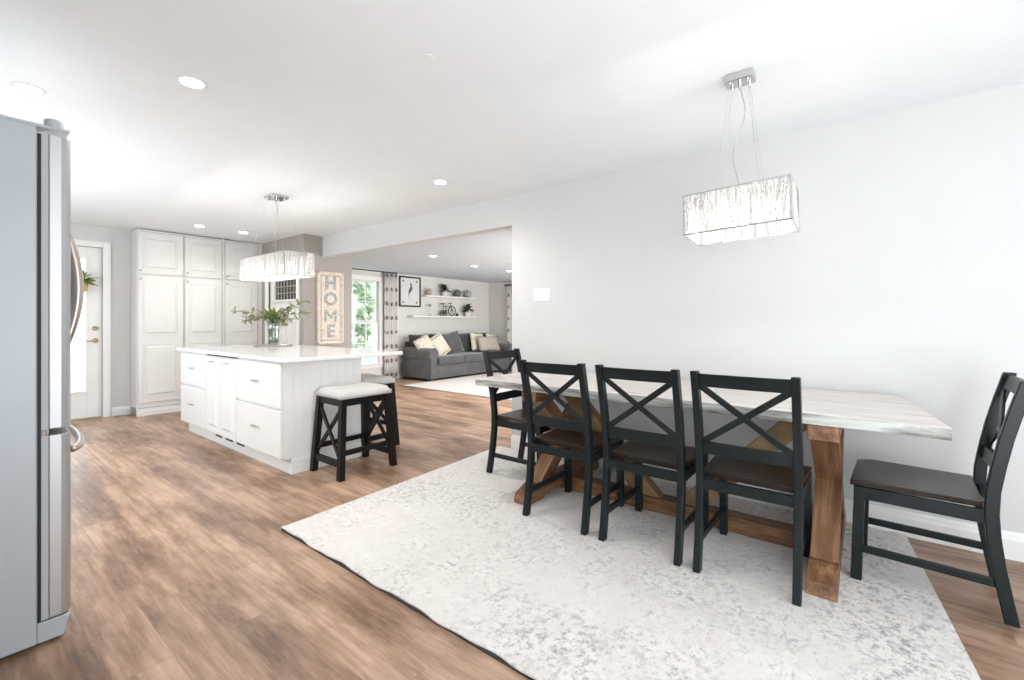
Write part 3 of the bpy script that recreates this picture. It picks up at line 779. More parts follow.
# ------------------------------------------------------------ bar stools (saddle seat, X sides)
def stool():
    t = thing('bar_stool', '', 'stool')
    hx, hy, H = .245, .20, .618        # half spread at the floor
    tx, ty = .205, .165
    def leg(sx, sy):
        m = MB(); a = .024
        p0 = Vector((sx*hx, sy*hy, 0)); p1 = Vector((sx*tx, sy*ty, H))
        vs = [(p.x + u*a, p.y + v*a, p.z) for p in (p0, p1) for u, v in ((-1,-1),(1,-1),(1,1),(-1,1))]
        m.add(vs, [(3,2,1,0),(4,5,6,7),(0,1,5,4),(1,2,6,5),(2,3,7,6),(3,0,4,7)])
        m.obj('leg', M['stool_black'], t, bevel=.003)
    for sx in (-1, 1):
        for sy in (-1, 1): leg(sx, sy)
    def at(sx, sy, z): s = z / H; return Vector((sx*(hx + (tx-hx)*s), sy*(hy + (ty-hy)*s), z))
    m = MB()
    for s in (-1, 1):
        m.bar(at(-1, s, H-.03), at(1, s, H-.03), .03, .055); m.bar(at(s, -1, H-.03), at(s, 1, H-.03), .03, .055)
    m.obj('seat_frame', M['stool_black'], t, bevel=.002)
    for s in (-1, 1):                       # X braces on the two short ends, plus rails
        m = MB(); m.bar(at(s, -1, .12), at(s, 1, .12), .028, .05); m.obj('stretcher', M['stool_black'], t, bevel=.002)
        for k in (-1, 1):
            m = MB(); off = Vector((s*.004*k, 0, 0)); m.bar(at(s, -k, .145) + off, at(s, k, H-.06) + off, .018, .032); m.obj('cross_brace', M['stool_black'], t, bevel=.002)
    m = MB(); m.bar(at(-1, -1, .20), at(1, -1, .20), .024, .04); m.obj('stretcher', M['stool_black'], t, bevel=.002)
    m = MB(); m.bar(at(-1, 1, .20), at(1, 1, .20), .024, .04); m.obj('stretcher', M['stool_black'], t, bevel=.002)
    # saddle cushion
    m = MB(); n = 14; g = []
    for j in range(n + 1):
        row = []
        for i in range(n + 1):
            u = i/n*2-1; v = j/n*2-1
            e = (max(0, 1-abs(u)**8) * max(0, 1-abs(v)**8)) ** .35
            row.append(m.bm.verts.new((u*(.236 + .004*e), v*(.191 + .004*e), H + .022 + .042*e + .010*u*u)))
        g.append(row)
    for j in range(n):
        for i in range(n): m.bm.faces.new((g[j][i], g[j][i+1], g[j+1][i+1], g[j+1][i]))
    rim = [g[0][i] for i in range(n+1)] + [g[j][n] for j in range(1, n+1)] + [g[n][i] for i in range(n-1, -1, -1)] + [g[j][0] for j in range(n-1, 0, -1)]
    low = [m.bm.verts.new((v.co.x, v.co.y, H)) for v in rim]
    for i in range(len(rim)): m.bm.faces.new((rim[i], rim[(i+1) % len(rim)], low[(i+1) % len(rim)], low[i]))
    m.bm.faces.new(low)
    m.obj('seat_cushion', M['stool_fab'], t, smooth=True)
    m = MB()
    for i in range(25):
        for s in (-1, 1): m.box((-.235 + i*.0196 - .003, s*.1915 - .002, H + .004), (-.235 + i*.0196 + .003, s*.1915 + .002, H + .010))
    for i in range(20):
        for s in (-1, 1): m.box((s*.2365 - .002, -.19 + i*.02 - .003, H + .004), (s*.2365 + .002, -.19 + i*.02 + .003, H + .010))
    m.obj('nailheads', M['nickel'], t)
    return t
st = stool(); st.location = (2.165, 3.375, 0)
st['label'] = 'black stool with pale cushion in front of the island end panel'; st['group'] = 'black saddle stools at the island'
s2 = copy_tree(st); s2.location = (2.63, 3.92, 0); s2.rotation_euler = (0, 0, R(90))
s2['label'] = 'black stool with pale cushion half hidden under the island counter overhang'

# ------------------------------------------------------------ dining table
TX0, TX1, TY0, TY1 = 2.475, 3.395, -.268, 2.285
tb = thing('dining_table', 'long trestle dining table with whitewashed plank top and brown wooden legs', 'table', (2.935, .985, .0))
cx, cy = 2.935, .985
m = MB(); r_ = .004
m.prism([(TX0 - cx, TY0 - cy), (TX1 - cx, TY0 + .095 - cy), (TX1 - cx, TY1 - cy), (TX0 - cx, TY1 - cy)], 'z', .750, .800)
for f in m.bm.faces: pass
o = m.obj('tabletop', [M['tabletop'], M['tableedge']], tb, bevel=.004)
for p in o.data.polygons:
    if abs(p.normal.z) < .5: p.material_index = 1
for s, yc in ((1, 1.80), (-1, .154)):
    y0, y1 = yc - .056 - cy, yc + .056 - cy
    m = MB(); m.prism([(-.455, .680), (.44, .680), (.44, .749), (-.455, .749)], 'y', y0 - .004, y1 + .004); m.obj('top_beam', M['wood_x'], tb, bevel=.003)
    fx = .475
    m = MB(); m.prism([(-fx - .07, .012), (-fx - .06, .07), (-fx + .06, .115), (.37, .115), (.45, .07), (.46, .012), (.35, .012), (.33, .03), (-fx + .14, .03), (-fx + .12, .012)], 'y', y0 - .002, y1 + .002); m.obj('foot', M['wood_x'], tb, bevel=.003)
    for k in (1, -1):
        a = .33; wd = .062
        yy0, yy1 = (y0, y1) if k == 1 else (y0 + .0006, y1 - .0006)
        m = MB()
        if k == 1: poly = [(-a - wd, .116), (-a + wd + .02, .116), (a + wd, .679), (a - wd - .02, .679)]
        else: poly = [(a + wd, .116), (a - wd - .02, .116), (-a - wd, .679), (-a + wd + .02, .679)]
        m.prism(poly, 'y', yy0, yy1); m.obj('crossed_leg', M['wood_z'], tb, bevel=.003)
B('stretcher', (-.115, .19 + .02 - cy, .012), (-.005, 1.76 - cy, .100), M['wood_y'], tb, bevel=.003)
for s in (1, -1):
    m = MB()
    poly = [(s*(.06), .101), (s*(.185), .101), (s*(.765), .655), (s*(.645), .655)]
    poly = [(s*.045, .101), (s*.215, .101), (s*.765, .679), (s*.615, .679)]
    m.prism(poly, 'x', -.10, -.02); m.obj('diagonal_brace', M['wood_o'], tb, bevel=.003)

# ------------------------------------------------------------ dining chairs
def make_chair():
    t = thing('dining_chair', '', 'chair')
    hw = .206; D = .455; SZ = .468
    def sweep(pts, sx, sy, x):
        """vertical post: list of (y,z) with rectangular section"""
        m = MB(); vs = []
        for y, z in pts:
            for u, v in ((-1,-1),(1,-1),(1,1),(-1,1)): vs.append((x + u*sx/2, y + v*sy/2, z))
        fs = [(3,2,1,0)]
        k = len(pts)
        for i in range(k-1):
            a = i*4; b = a+4
            for q in range(4): fs.append((a+q, a+(q+1)%4, b+(q+1)%4, b+q))
        fs.append(tuple(4*(k-1)+q for q in range(4)))
        m.add(vs, fs); return m
    post = [(-.030, 0), (-.012, .10), (.008, .22), (.022, .34), (.027, .43), (.023, .52), (.008, .62), (-.014, .74), (-.042, .86), (-.072, .975)]
    def py(z):
        for (a, b), (c, d) in zip(post, post[1:]):
            if b <= z <= d: return a + (c-a)*(z-b)/(d-b)
        return post[-1][0]
    for s in (-1, 1):
        sweep(post, .034, .044, s*hw).obj('leg', M['black'], t, bevel=.004)
        sweep([(D + .012, 0), (D, .40), (D, SZ - .030)], .038, .042, s*(hw - .006)).obj('leg', M['black'], t, bevel=.004)
        m = MB(); m.bar((s*(hw - .004), .012, .148), (s*(hw - .008), D - .012, .148), .018, .034); m.obj('stretcher', M['black'], t, bevel=.003)
    m = MB()
    m.box((-hw, -.004 + .012, SZ - .075), (hw, .034, SZ - .026))
    m.box((-hw + .005, D - .012, SZ - .085), (hw - .005, D + .010, SZ - .029))
    for s in (-1, 1): m.box((s*hw - .010, .03, SZ - .085), (s*hw + .006 if s > 0 else s*hw + .010, D, SZ - .029))
    m.obj('seat_frame', M['black'], t, bevel=.002)
    # saddle-dished seat board, wider in front
    m = MB(); n = 16; top = []; bot = []
    for j in range(n+1):
        v = j/n; y = .052 + v*(D + .035 - .052)
        wd = .205 + .020*v
        if v > .9: wd -= .012*(v-.9)/.1
        ra = []; rb = []
        for i in range(n+1):
            u = i/n*2-1
            dish = -.010*(math.cos(u*math.pi/2)**1.2 if abs(u)<1 else 0)*math.sin(math.pi*min(1, v*1.05))
            nose = -.012*max(0, (v-.8)/.2)**2
            ra.append(m.bm.verts.new((u*wd, y, SZ + .004 + dish + nose)))
            rb.append(m.bm.verts.new((u*(wd-.006), y, SZ - .026 + nose*.3)))
        top.append(ra); bot.append(rb)
    for j in range(n):
        for i in range(n):
            m.bm.faces.new((top[j][i], top[j][i+1], top[j+1][i+1], top[j+1][i])); m.bm.faces.new((bot[j][i], bot[j+1][i], bot[j+1][i+1], bot[j][i+1]))
    for j in range(n):
        m.bm.faces.new((top[j][0], top[j+1][0], bot[j+1][0], bot[j][0])); m.bm.faces.new((top[j][n], bot[j][n], bot[j+1][n], top[j+1][n]))
    for i in range(n):
        m.bm.faces.new((top[0][i], bot[0][i], bot[0][i+1], top[0][i+1])); m.bm.faces.new((top[n][i], top[n][i+1], bot[n][i+1], bot[n][i]))
    m.obj('seat', M['seatwood'], t, bevel=.003)
    def rail(z0, z1, name, th=.020):
        m = MB(); n = 10; vs = []
        for i in range(n+1):
            u = i/n*2-1; x = u*(hw-.010); c = -.012*(1-u*u)
            y0 = py(z0) + c; y1 = py(z1) + c
            vs += [(x, y0 - th/2, z0), (x, y0 + th/2, z0), (x, y1 + th/2, z1), (x, y1 - th/2, z1)]
        fs = [(0,1,2,3), tuple(4*n+q for q in (3,2,1,0))]
        for i in range(n):
            a = i*4; b = a+4
            for q in range(4): fs.append((a+q, a+(q+1)%4, b+(q+1)%4, b+q))
        m.add(vs, fs); m.obj(name, M['black'], t, bevel=.003)
    rail(.902, .964, 'crest_rail'); rail(.568, .630, 'back_rail')
    for s in (-1, 1):
        m = MB(); oy = .0045*s
        m.bar((-s*(hw-.018), py(.628) - .004 + oy, .626), (s*(hw-.018), py(.905) - .002 + oy, .908), .011, .030, up=(0, -.3, 1))
        m.obj('cross_brace', M['black'], t, bevel=.002)
    return t
RZ_TABLE = R(-90)     # local +y -> world +x
def place(ch, x, y, rz, label, group=None):
    ch.location = (x, y, 0); ch.rotation_euler = (0, 0, rz); ch['label'] = label; ch['group'] = 'black cross-back dining chairs'
c0 = make_chair()
zr = .0118
chairs = [(2.310, .439, -90, 'black cross-back dining chair on the near side of the table, closest to the camera'),
          (2.315, .945, -90, 'middle of three black cross-back chairs lined up on the near side of the table'),
          (2.315, 1.470, -90, 'black cross-back dining chair farthest along the near side of the table'),
          (2.858, -.440, -3, 'black cross-back dining chair pulled out at the right end of the table by the baseboard'),
          (2.955, 2.355, 180, 'black cross-back dining chair at the far end of the table toward the sofa')]
for i, (x, y, a, lb) in enumerate(chairs):
    ch = c0 if i == 0 else copy_tree(c0)
    place(ch, x, y, R(a), lb)
    ch.location.z = zr

# ------------------------------------------------------------ rugs
def rug(name, x0, x1, y0, y1, mat, label, curl=True, nx=10, ny=90):
    m = MB(); g = []
    for j in range(ny+1):
        row = []
        for i in range(nx+1):
            u = i/nx; w_ = u**1.7 if curl else u; ya_, yb_ = (y0 - .225*(1-w_), y1 - .11*(1-w_)) if curl else (y0, y1); y = ya_ + (yb_-ya_)*j/ny; x = x0 + (x1-x0)*w_
            z = .0112
            if curl and i == 0:
                wv = max(0, math.sin(y*9.5)) * (.5 + .5*math.sin(y*2.3 + 1)); z += .010*wv; x += .001 + .006*math.sin(y*13.0) + .003*math.sin(y*31)
            row.append(m.bm.verts.new((x, y, z)))
        g.append(row)
    for j in range(ny):
        for i in range(nx): m.bm.faces.new((g[j][i], g[j][i+1], g[j+1][i+1], g[j+1][i]))
    bmesh.ops.recalc_face_normals(m.bm, faces=m.bm.faces)
    o = m.obj(name, [mat, M['rug_back_and_shade']])
    if o.data.polygons[0].normal.z < 0: o.data.flip_normals()
    s = o.modifiers.new('thick', 'SOLIDIFY'); s.thickness = .006; s.offset = -1; s.material_offset = 1; s.material_offset_rim = 0
    return tag(o, label, 'rug')
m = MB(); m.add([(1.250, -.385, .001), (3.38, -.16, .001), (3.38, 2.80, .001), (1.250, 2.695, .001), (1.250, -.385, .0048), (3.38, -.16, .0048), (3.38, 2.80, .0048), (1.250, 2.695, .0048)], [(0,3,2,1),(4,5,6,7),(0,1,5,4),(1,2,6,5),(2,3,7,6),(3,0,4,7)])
tag(m.obj('rug_edge_shadow', M['rug_back_and_shade']), 'thin black sheet added as shadow along the wavy front edge of the dining rug', 'rug edge shadow')  # dark sheet standing in for the shade beneath the lifted rug edge
rug('area_rug', 1.255, 3.395, -.178, 2.82, M['rug'], 'large distressed cream and grey rug under the dining table')
rug('area_rug', 5.52, 8.3, 3.6, 6.99, M['rug_plain'], 'plain cream rug in the living room in front of the sofa', False)

# ------------------------------------------------------------ pendants
def pendant(name, label, cx_, cy_, z0, z1, lx, ly, can, cable_dx, cable_dy, tilt=(0, 0), power=12, seed=1, bulbs=3):
    """box shade lx (x) by ly (y), crystal strands hung in a thin chrome frame"""
    rnd = random.Random(seed)
    t = thing(name, label, 'pendant light', (cx_, cy_, 0))
    m = MB(); a, b, hc = can
    m.prism(rrect(-a, a, -b, b, min(a, b)*.35, 5), 'z', CZ - hc, CZ - .0005); cp = m.obj('canopy', M['chrome'], t, bevel=.006, seg=3)
    m = MB()
    for sx in (-1, 1):
        for sy in (-1, 1): m.lathe([(.005, -.02), (.006, 0)], 10, (sx*a*.6, sy*b*.6, CZ - hc))
    m.lathe([(.006, -.028), (.008, 0)], 12, (0, 0, CZ - hc)); m.obj('cable_glands', M['chrome'], cp)
    rot = Euler((tilt[0], tilt[1], 0)).to_matrix(); zc = (z0+z1)/2; h = (z1-z0)/2
    def T(x, y, z): return rot @ Vector((x, y, z)) + Vector((0, 0, zc))
    hx, hy = lx/2, ly/2
    fr_ = MB(); r = .003
    for z in (-h, h):
        for p, q in (((-hx,-hy),(hx,-hy)), ((hx,-hy),(hx,hy)), ((hx,hy),(-hx,hy)), ((-hx,hy),(-hx,-hy))):
            fr_.bar(T(p[0], p[1], z), T(q[0], q[1], z), r*2, r*2)
    for sx in (-1, 1):
        for sy in (-1, 1): fr_.bar(T(sx*hx, sy*hy, -h), T(sx*hx, sy*hy, h), r*2, r*2, up=(0, 1, 0))
    fr_.bar(T(-hx, 0, h), T(hx, 0, h), .006, .006); fr_.bar(T(0, -hy, h), T(0, hy, h), .006, .006)
    fo = fr_.obj('shade_frame', M['chrome'], t)
    m = MB()
    for sx in (-1, 1):
        for sy in (-1, 1): m.tube([(sx*a*.6, sy*b*.6, CZ - hc), tuple(T(sx*cable_dx, sy*cable_dy, h))], .0009, 5)
    m.obj('suspension_cables', M['nickel'], t)
    m = MB(); pts = []
    for i in range(17):
        s = i/16; p = Vector((0, 0, CZ - hc)) * (1-s) + T(0, 0, h*.9) * s; k = math.sin(math.pi*s)
        pts.append((p.x, p.y - .035*math.sin(2*math.pi*s*1.0 + .4)*k, p.z))
    m.tube(pts, .0026, 8); m.obj('power_cord', M['nickel'], t, smooth=True)
    # crystal strands: beaded strings and wires leaning at small random angles
    m = MB()
    def strand(p, q):
        n = max(3, int((q-p).length / .0125)); pts = []; rs = []
        for i in range(n*2+1):
            pts.append(p + (q-p)*i/(n*2)); rs.append(.0050 if i % 2 else .0020)
        m.tube(pts, rs, 5)
    def panel(o, u, L_):
        k = int(L_/.0062)
        for i in range(k):
            s = (i + rnd.uniform(.1, .9))/k; lean = rnd.uniform(-.03, .03)
            e = min(.995, max(.005, s + lean/L_)); inn = rnd.uniform(0, .010)
            nrm = Vector((-(o[0]) if u[0] == 0 else 0, -(o[1]) if u[1] == 0 else 0, 0))
            if nrm.length: nrm.normalize()
            p = Vector((o[0] + u[0]*L_*(s-.5), o[1] + u[1]*L_*(s-.5), h)) + nrm*inn
            q = Vector((o[0] + u[0]*L_*(e-.5), o[1] + u[1]*L_*(e-.5), -h)) + nrm*inn
            strand(T(*p), T(*q))
    panel((-hx, 0), (0, 1), ly); panel((hx, 0), (0, 1), ly); panel((0, -hy), (1, 0), lx); panel((0, hy), (1, 0), lx)
    st_ = m.obj('crystal_strands', M['crystal'], t, smooth=True); st_['kind'] = 'stuff'
    m = MB()
    def wires(o, u, L_, k):
        for i in range(k):
            s = (i + rnd.uniform(.1, .9))/k; e = min(.99, max(.01, s + rnd.uniform(-.045, .045)/L_))
            m.tube([T(o[0]*1.012 + u[0]*L_*(s-.5), o[1]*1.012 + u[1]*L_*(s-.5), h), T(o[0]*1.012 + u[0]*L_*(e-.5), o[1]*1.012 + u[1]*L_*(e-.5), -h)], .0011, 4)
    for sg in (-1, 1): wires((sg*hx, 0), (0, 1), ly, int(ly*45)); wires((0, sg*hy), (1, 0), lx, int(lx*45))
    m.obj('wire_strands', M['nickel'], t)['kind'] = 'stuff'
    for i in range(bulbs):
        y = (i - (bulbs-1)/2) * ly / bulbs * .95
        m = MB(); m.lathe([(.004, -.045), (.012, -.03), (.014, 0), (.010, .02), (.008, .03)], 14); bo = m.obj('bulb', M['bulb'], t, smooth=True); p = T(0, y, .0); bo.location = p
        m = MB(); m.lathe([(.011, .03), (.011, .055)], 12); so = m.obj('socket', M['chrome'], t, loc=p)
        ld = bpy.data.lights.new('bulb_light', 'POINT'); ld.energy = power; ld.shadow_soft_size = .012; ld.color = (1, .94, .87)
        lo = bpy.data.objects.new('bulb_light', ld); COL.objects.link(lo); lo.parent = t; lo.location = T(0, y, -.055)
    return t
pendant('pendant_light', 'tilted rectangular crystal pendant light hanging above the dining table', 2.45, .49, 1.655, 1.855, .25, .465, (.045, .066, .042), .07, .10, tilt=(R(-2.3), R(4.5)), power=1.3, seed=3, bulbs=3)
pendant('pendant_light', 'long rectangular crystal pendant light hanging above the kitchen island', 2.045, 4.51, 1.645, 1.855, .29, .93, (.085, .10, .022), .10, .36, power=1.7, seed=5, bulbs=4)

# ------------------------------------------------------------ recessed lights
def downlight(x, y, z, label, power, group, warm=(1, .965, .92)):
    t = thing('recessed_light', label, 'ceiling light', (x, y, z), 0, group)
    m = MB(); m.lathe([(.050, -.001), (.052, -.004), (.060, -.004), (.066, -.0005), (.050, -.0005)], 32, cap=False); m.obj('trim_ring', M['plastic'], t, smooth=True)
    m = MB(); m.lathe([(.001, -.004), (.051, -.004)], 32, cap=False); m.lathe([(.001, -.0006), (.051, -.0006)], 32, cap=False); m.obj('lens', M['downlight'], t)
    ld = bpy.data.lights.new('down_spot', 'SPOT'); ld.energy = power; ld.spot_size = R(150); ld.spot_blend = .8; ld.shadow_soft_size = .05; ld.color = warm
    lo = bpy.data.objects.new('down_spot', ld); COL.objects.link(lo); lo.parent = t; lo.location = (0, 0, -.02)
GK = 'recessed kitchen ceiling lights'
downlight(.30, 3.44, CZ, 'recessed ceiling light above the refrigerator at the far left', 36, GK)
downlight(.806, 2.70, CZ, 'recessed ceiling light nearest the camera, right of the one over the refrigerator', 36, GK)
downlight(2.714, 2.92, CZ, 'recessed ceiling light alone near the header of the wide opening', 36, GK)
downlight(2.07, 6.67, CZ, 'recessed ceiling light before the middle pantry cabinet', 14, GK)
downlight(2.59, 6.68, CZ, 'recessed ceiling light before the right pantry cabinet, near the island pendant', 14, GK)
GL = 'recessed living room ceiling lights'
sc = (1.22 - LZ) / (1.22 - 2.24)
for x, y, lb in ((4.746, 5.269, 'leftmost of three recessed lights in the living room ceiling'), (6.065, 5.608, 'middle one of three recessed lights in the living room ceiling'), (7.079, 5.622, 'rightmost of three recessed lights in the living room ceiling, by the wall end')):
    downlight(x*sc, y*sc, LZ, lb, 45, GL)
m = MB(); m.lathe([(.001, -.004), (.020, -.004), (.024, -.003), (.025, -.0005)], 32, cap=False)
tag(m.obj('ceiling_cover_plate', M['ceil'], smooth=True, loc=(1.402, 1.584, CZ)), 'faint small round white cover plate on the kitchen ceiling', 'ceiling plate')

# wall switch
t = thing('wall_switch', 'white three-gang switch plate on the dining wall near the opening', 'light switch', (WX, 2.33, 1.47))
m = MB(); m.box((-.007, -.088, -.058), (-.0005, .088, .058)); m.obj('plate', M['plastic'], t, bevel=.003)
for y in (.046, 0): 
    m = MB(); m.box((-.009, y - .006, -.014), (-.0071, y + .006, .014)); m.bar((-.009, y, .0), (-.018, y, .006), .007, .008); m.obj('toggle', M['plastic'], t)
m = MB(); m.lathe([(.001, 0), (.017, 0), (.015, .014), (.001, .014)], 20)
for v in m.bm.verts: v.co = Vector((-v.co.z, v.co.x, v.co.y))
m.obj('dimmer_knob', M['plastic'], t, smooth=False, loc=(-.0071, -.046, 0))

# ------------------------------------------------------------ sofa
SX0, SX1, SY0, SY1 = 6.17, 9.00, 6.95, 7.93
so = thing('sofa', 'charcoal chenille sofa with rolled arms along the living room wall', 'sofa', ((SX0+SX1)/2, (SY0+SY1)/2, 0))
qx, qy = (SX0+SX1)/2, (SY0+SY1)/2
def LS(x, y, z): return (x - qx, y - qy, z)
m = MB(); m.box(LS(SX0 + .03, SY0 + .03, .05), LS(SX1 - .03, SY1 - .02, .33)); m.obj('base', M['sofa'], so, bevel=.02, seg=3)
m = MB()
for x in (SX0 + .08, SX1 - .08):
    for y in (SY0 + .09, SY1 - .09): m.lathe([(.025, 0), (.03, .055)], 12, LS(x, y, 0))
m.obj('feet', M['rod'], so)
def arm(x0, x1):
    m = MB(); rr = .128; xc = (x0+x1)/2
    poly = [(x0 + .04 - qx, .05), (x1 - .04 - qx, .05), (x1 - .04 - qx, .46)]
    for i in range(0, 15): a = R(-50 + 280*i/14); poly.append((xc - qx + rr*math.cos(a), .555 + rr*math.sin(a)))
    poly.append((x0 + .04 - qx, .46))
    m.prism(poly, 'y', SY0 - qy, SY1 - .12 - qy); m.obj('arm', M['sofa'], so, bevel=.012, seg=3, smooth=False)
arm(SX0, SX0 + .24); arm(SX1 - .24, SX1)
m = MB(); m.box(LS(SX0 + .12, SY1 - .20, .30), LS(SX1 - .12, SY1 - .01, .80)); m.obj('back', M['sofa_dark'], so, bevel=.05, seg=4)
inner0, inner1 = SX0 + .235, SX1 - .235; cw = (inner1 - inner0) / 3
for i in range(3):
    x = inner0 + cw*i
    m = MB(); m.box(LS(x + .006, SY0 - .02, .335), LS(x + cw - .006, SY1 - .22, .50)); m.obj('seat_cushion', M['sofa'], so, bevel=.05, seg=4, smooth=True)
bx = [inner0 - .14 + i * (inner1 - inner0 + .2) / 4 for i in range(4)]; bw = (inner1 - inner0 + .2) / 4
for i, x in enumerate(bx):
    p = pillow(bw * 1.02, .47, .24).obj('back_cushion', M['sofa_dark'] if i != 1 else M['sofa'], so, smooth=True)
    p.location = LS(x + bw/2, SY1 - .30, .49); p.rotation_euler = (R(-12), 0, 0)
def cush(name, x, y, z, w_, h, t_, rx, ry, rz, mat, label, trim=None):
    e = thing(name, label, 'pillow', (x, y, z), 0, 'throw pillows on the sofa'); e.rotation_euler = (R(rx), R(ry), R(rz))
    pillow(w_, h, t_).obj('cover', mat, e, smooth=True)
    if trim:
        m = MB(); k = .03
        pts = [(-w_/2, 0, 0), (w_/2, 0, 0), (w_/2, 0, h), (-w_/2, 0, h), (-w_/2, 0, 0)]
        for a, b in zip(pts, pts[1:]): m.tube([a, b], .012, 8)
        m.obj('piping', trim, e, smooth=True)
cush('throw_pillow', 6.50, 7.30, .52, .46, .44, .14, -22, -22, 8, M['pillow_cream'], 'cream throw pillow leaning at the left arm of the sofa')
cush('throw_pillow', 6.87, 7.24, .52, .40, .45, .13, -22, -24, 5, M['pillow_cream'], 'cream throw pillow with pale piping, second from the left sofa arm', M['fringe'])
cush('throw_pillow', 7.30, 7.33, .51, .56, .50, .15, -18, -10, 0, M['sofa'], 'large charcoal pillow leaning beside the two cream pillows')
cush('throw_pillow', 8.12, 7.38, .51, .48, .46, .13, -16, 6, 0, M['fringe'], 'square pale cream pillow behind the tan lumbar pillow, left side')
cush('throw_pillow', 8.62, 7.36, .51, .46, .42, .13, -16, 12, 0, M['fringe'], 'square pale cream pillow behind the tan lumbar pillow, right side')
cush('throw_pillow', 8.32, 7.18, .51, .78, .38, .14, -18, 2, 0, M['pillow_tan'], 'wide woven tan lumbar pillow in front of the pale pillows')

# ------------------------------------------------------------ wall art, shelves and ornaments
def yp(px, py, y):            # where the wall-mounted thing sits, from its measured bearing
    fw = Vector((.7872, .6167)); rt = Vector((.6167, -.7872))
    u = (px-512)/452; v = -(py-322)/452; ax = fw.x + rt.x*u; ay = fw.y + rt.y*u
    d = y/ay; return ax*d, 1.22 + v*d
x0, z1 = yp(399.5, 275.6, 7.975); x1, z0 = yp(420.8, 307.2, 7.975)
t = thing('framed_picture', 'black framed print of a dark seahorse shape on white, left of the shelves', 'picture', ((x0+x1)/2, 7.998, (z0+z1)/2))
hw, hh = (x1-x0)/2, (z1-z0)/2
m = MB(); f = .032
for a, b in (((-hw, -hh), (-hw+f, hh)), ((hw-f, -hh), (hw, hh)), ((-hw+f, -hh), (hw-f, -hh+f)), ((-hw+f, hh-f), (hw-f, hh))): m.box((a[0], -.028, a[1]), (b[0], 0, b[1]))
m.obj('frame', M['frame_black'], t, bevel=.003)
B('mount', (-hw+f, -.012, -hh+f), (hw-f, -.004, hh-f), M['mat_white'], t)
m = MB(); pts = []; rs = []
for i in range(20):
    s = i/19; pts.append((.035*math.sin(s*5.4 + .6) * (1.0 if s > .2 else .8), -.0135, .19 - .36*s)); rs.append(.010 + .034*math.exp(-((s-.40)/.20)**2) + .012*math.exp(-((s-.07)/.06)**2) - .006*s)
for (p, r1), (q, r2) in zip(zip(pts, rs), list(zip(pts, rs))[1:]):
    m.add([(p[0]-r1, -.0122, p[2]), (p[0]+r1, -.0122, p[2]), (q[0]+r2, -.0122, q[2]), (q[0]-r2, -.0122, q[2]), (p[0]-r1, -.0135, p[2]), (p[0]+r1, -.0135, p[2]), (q[0]+r2, -.0135, q[2]), (q[0]-r2, -.0135, q[2])], [(4,5,6,7), (0,3,2,1), (0,4,7,3), (1,2,6,5)])
for sx in (-1, 1):
    for sz in (-1, 1): m.lathe([(.001, 0), (.024, 0)], 10, (0, 0, 0), cap=False) if False else m.box((sx*(hw*.62)-.018, -.0135, sz*hh*.70-.02), (sx*(hw*.62)+.018, -.0122, sz*hh*.70+.02))
m.obj('printed_figure', M['ink'], t)
def shelf(pxl, pxr, pyl, pyr, label):
    xl, zl = yp(pxl, pyl, 7.80); xr, zr_ = yp(pxr, pyr, 7.80); z = (zl+zr_)/2
    return tag(B('wall_shelf', (xl, 7.795, z-.035), (xr, 7.999, z), M['shelf'], bevel=.003), label, 'shelf', 'floating white shelves'), z, xl, xr
_, zu, xul, xur = shelf(427, 476.5, 294.6, 298.2, 'upper of the two floating white shelves on the living room wall')
_, zl, xll, xlr = shelf(413, 476.5, 315.2, 316.6, 'lower and longer of the two floating white shelves on the living room wall')
def sx_(px, z): return yp(px, 300, 7.87)[0]
def pot_plant(px, z, name, label, potm, leafm, pr, ph, lh, n=46, dx=0):
    t = thing(name, label, 'plant', (sx_(px, z), 7.87, z + .0005))
    m = MB(); m.lathe([(pr*.75, 0), (pr, ph*.5), (pr*.9, ph), (pr*.78, ph), (pr*.78, ph*.85), (.002, ph*.85)], 20); m.obj('pot', potm, t, smooth=True)
    m = MB()
    for i in range(n):
        a = random.uniform(0, 2*math.pi); e = random.uniform(.1, 1.5); Lh = lh*random.uniform(.6, 1)
        d = Vector((math.cos(a)*math.cos(e), math.sin(a)*math.cos(e)*.5, math.sin(e)))
        p = Vector((0, 0, ph*.9)); m.tube([p, p + d*Lh*.6], .003, 4); m.leaf(p + d*Lh*.45, d + Vector((0, 0, -.3)), Lh*.6, Lh*.34, bend=.4)
    m.obj('foliage', leafm, t)
pot_plant(444.5, zu, 'potted_plant', 'burgundy-leaved plant in a white vase on the upper shelf', M['ceramic'], M['leaf_burg'], .06, .13, .20)
pot_plant(467.5, zl, 'potted_plant', 'bushy dark plant in a white pot at the right of the lower shelf', M['ceramic'], M['leaf_dark'], .075, .15, .21, 60)
m = MB(); m.lathe([(.04, 0), (.065, .03), (.07, .08), (.05, .12), (.035, .13), (.035, .14), (.055, .15)], 20)
tag(m.obj('jar', M['pinkish'], smooth=True, loc=(sx_(429.3, 0), 7.87, zu + .0005)), 'small dusty pink jar at the left end of the upper shelf', 'jar')
for px, mt, lb in ((457.5, M['ceramic_grey'], 'dark grey round vase on the upper shelf, right of the burgundy plant'), (468, M['ceramic_pale'], 'pale grey round vase at the right end of the upper shelf')):
    t = thing('vase', lb, 'vase', (sx_(px, 0), 7.87, zu + .0005))
    m = MB(); m.lathe([(.045, 0), (.085, .035), (.10, .09), (.080, .145), (.045, .165), (.042, .18), (.035, .18), (.035, .16), (.002, .15)], 26); m.obj('vase_body', mt, t, smooth=True)
    for s in (-1, 1):
        m = MB(); m.tube([(s*.085, 0, .13), (s*.125, 0, .12), (s*.125, 0, .085), (s*.095, 0, .07)], .008, 8); m.obj('handle', mt, t, smooth=True)
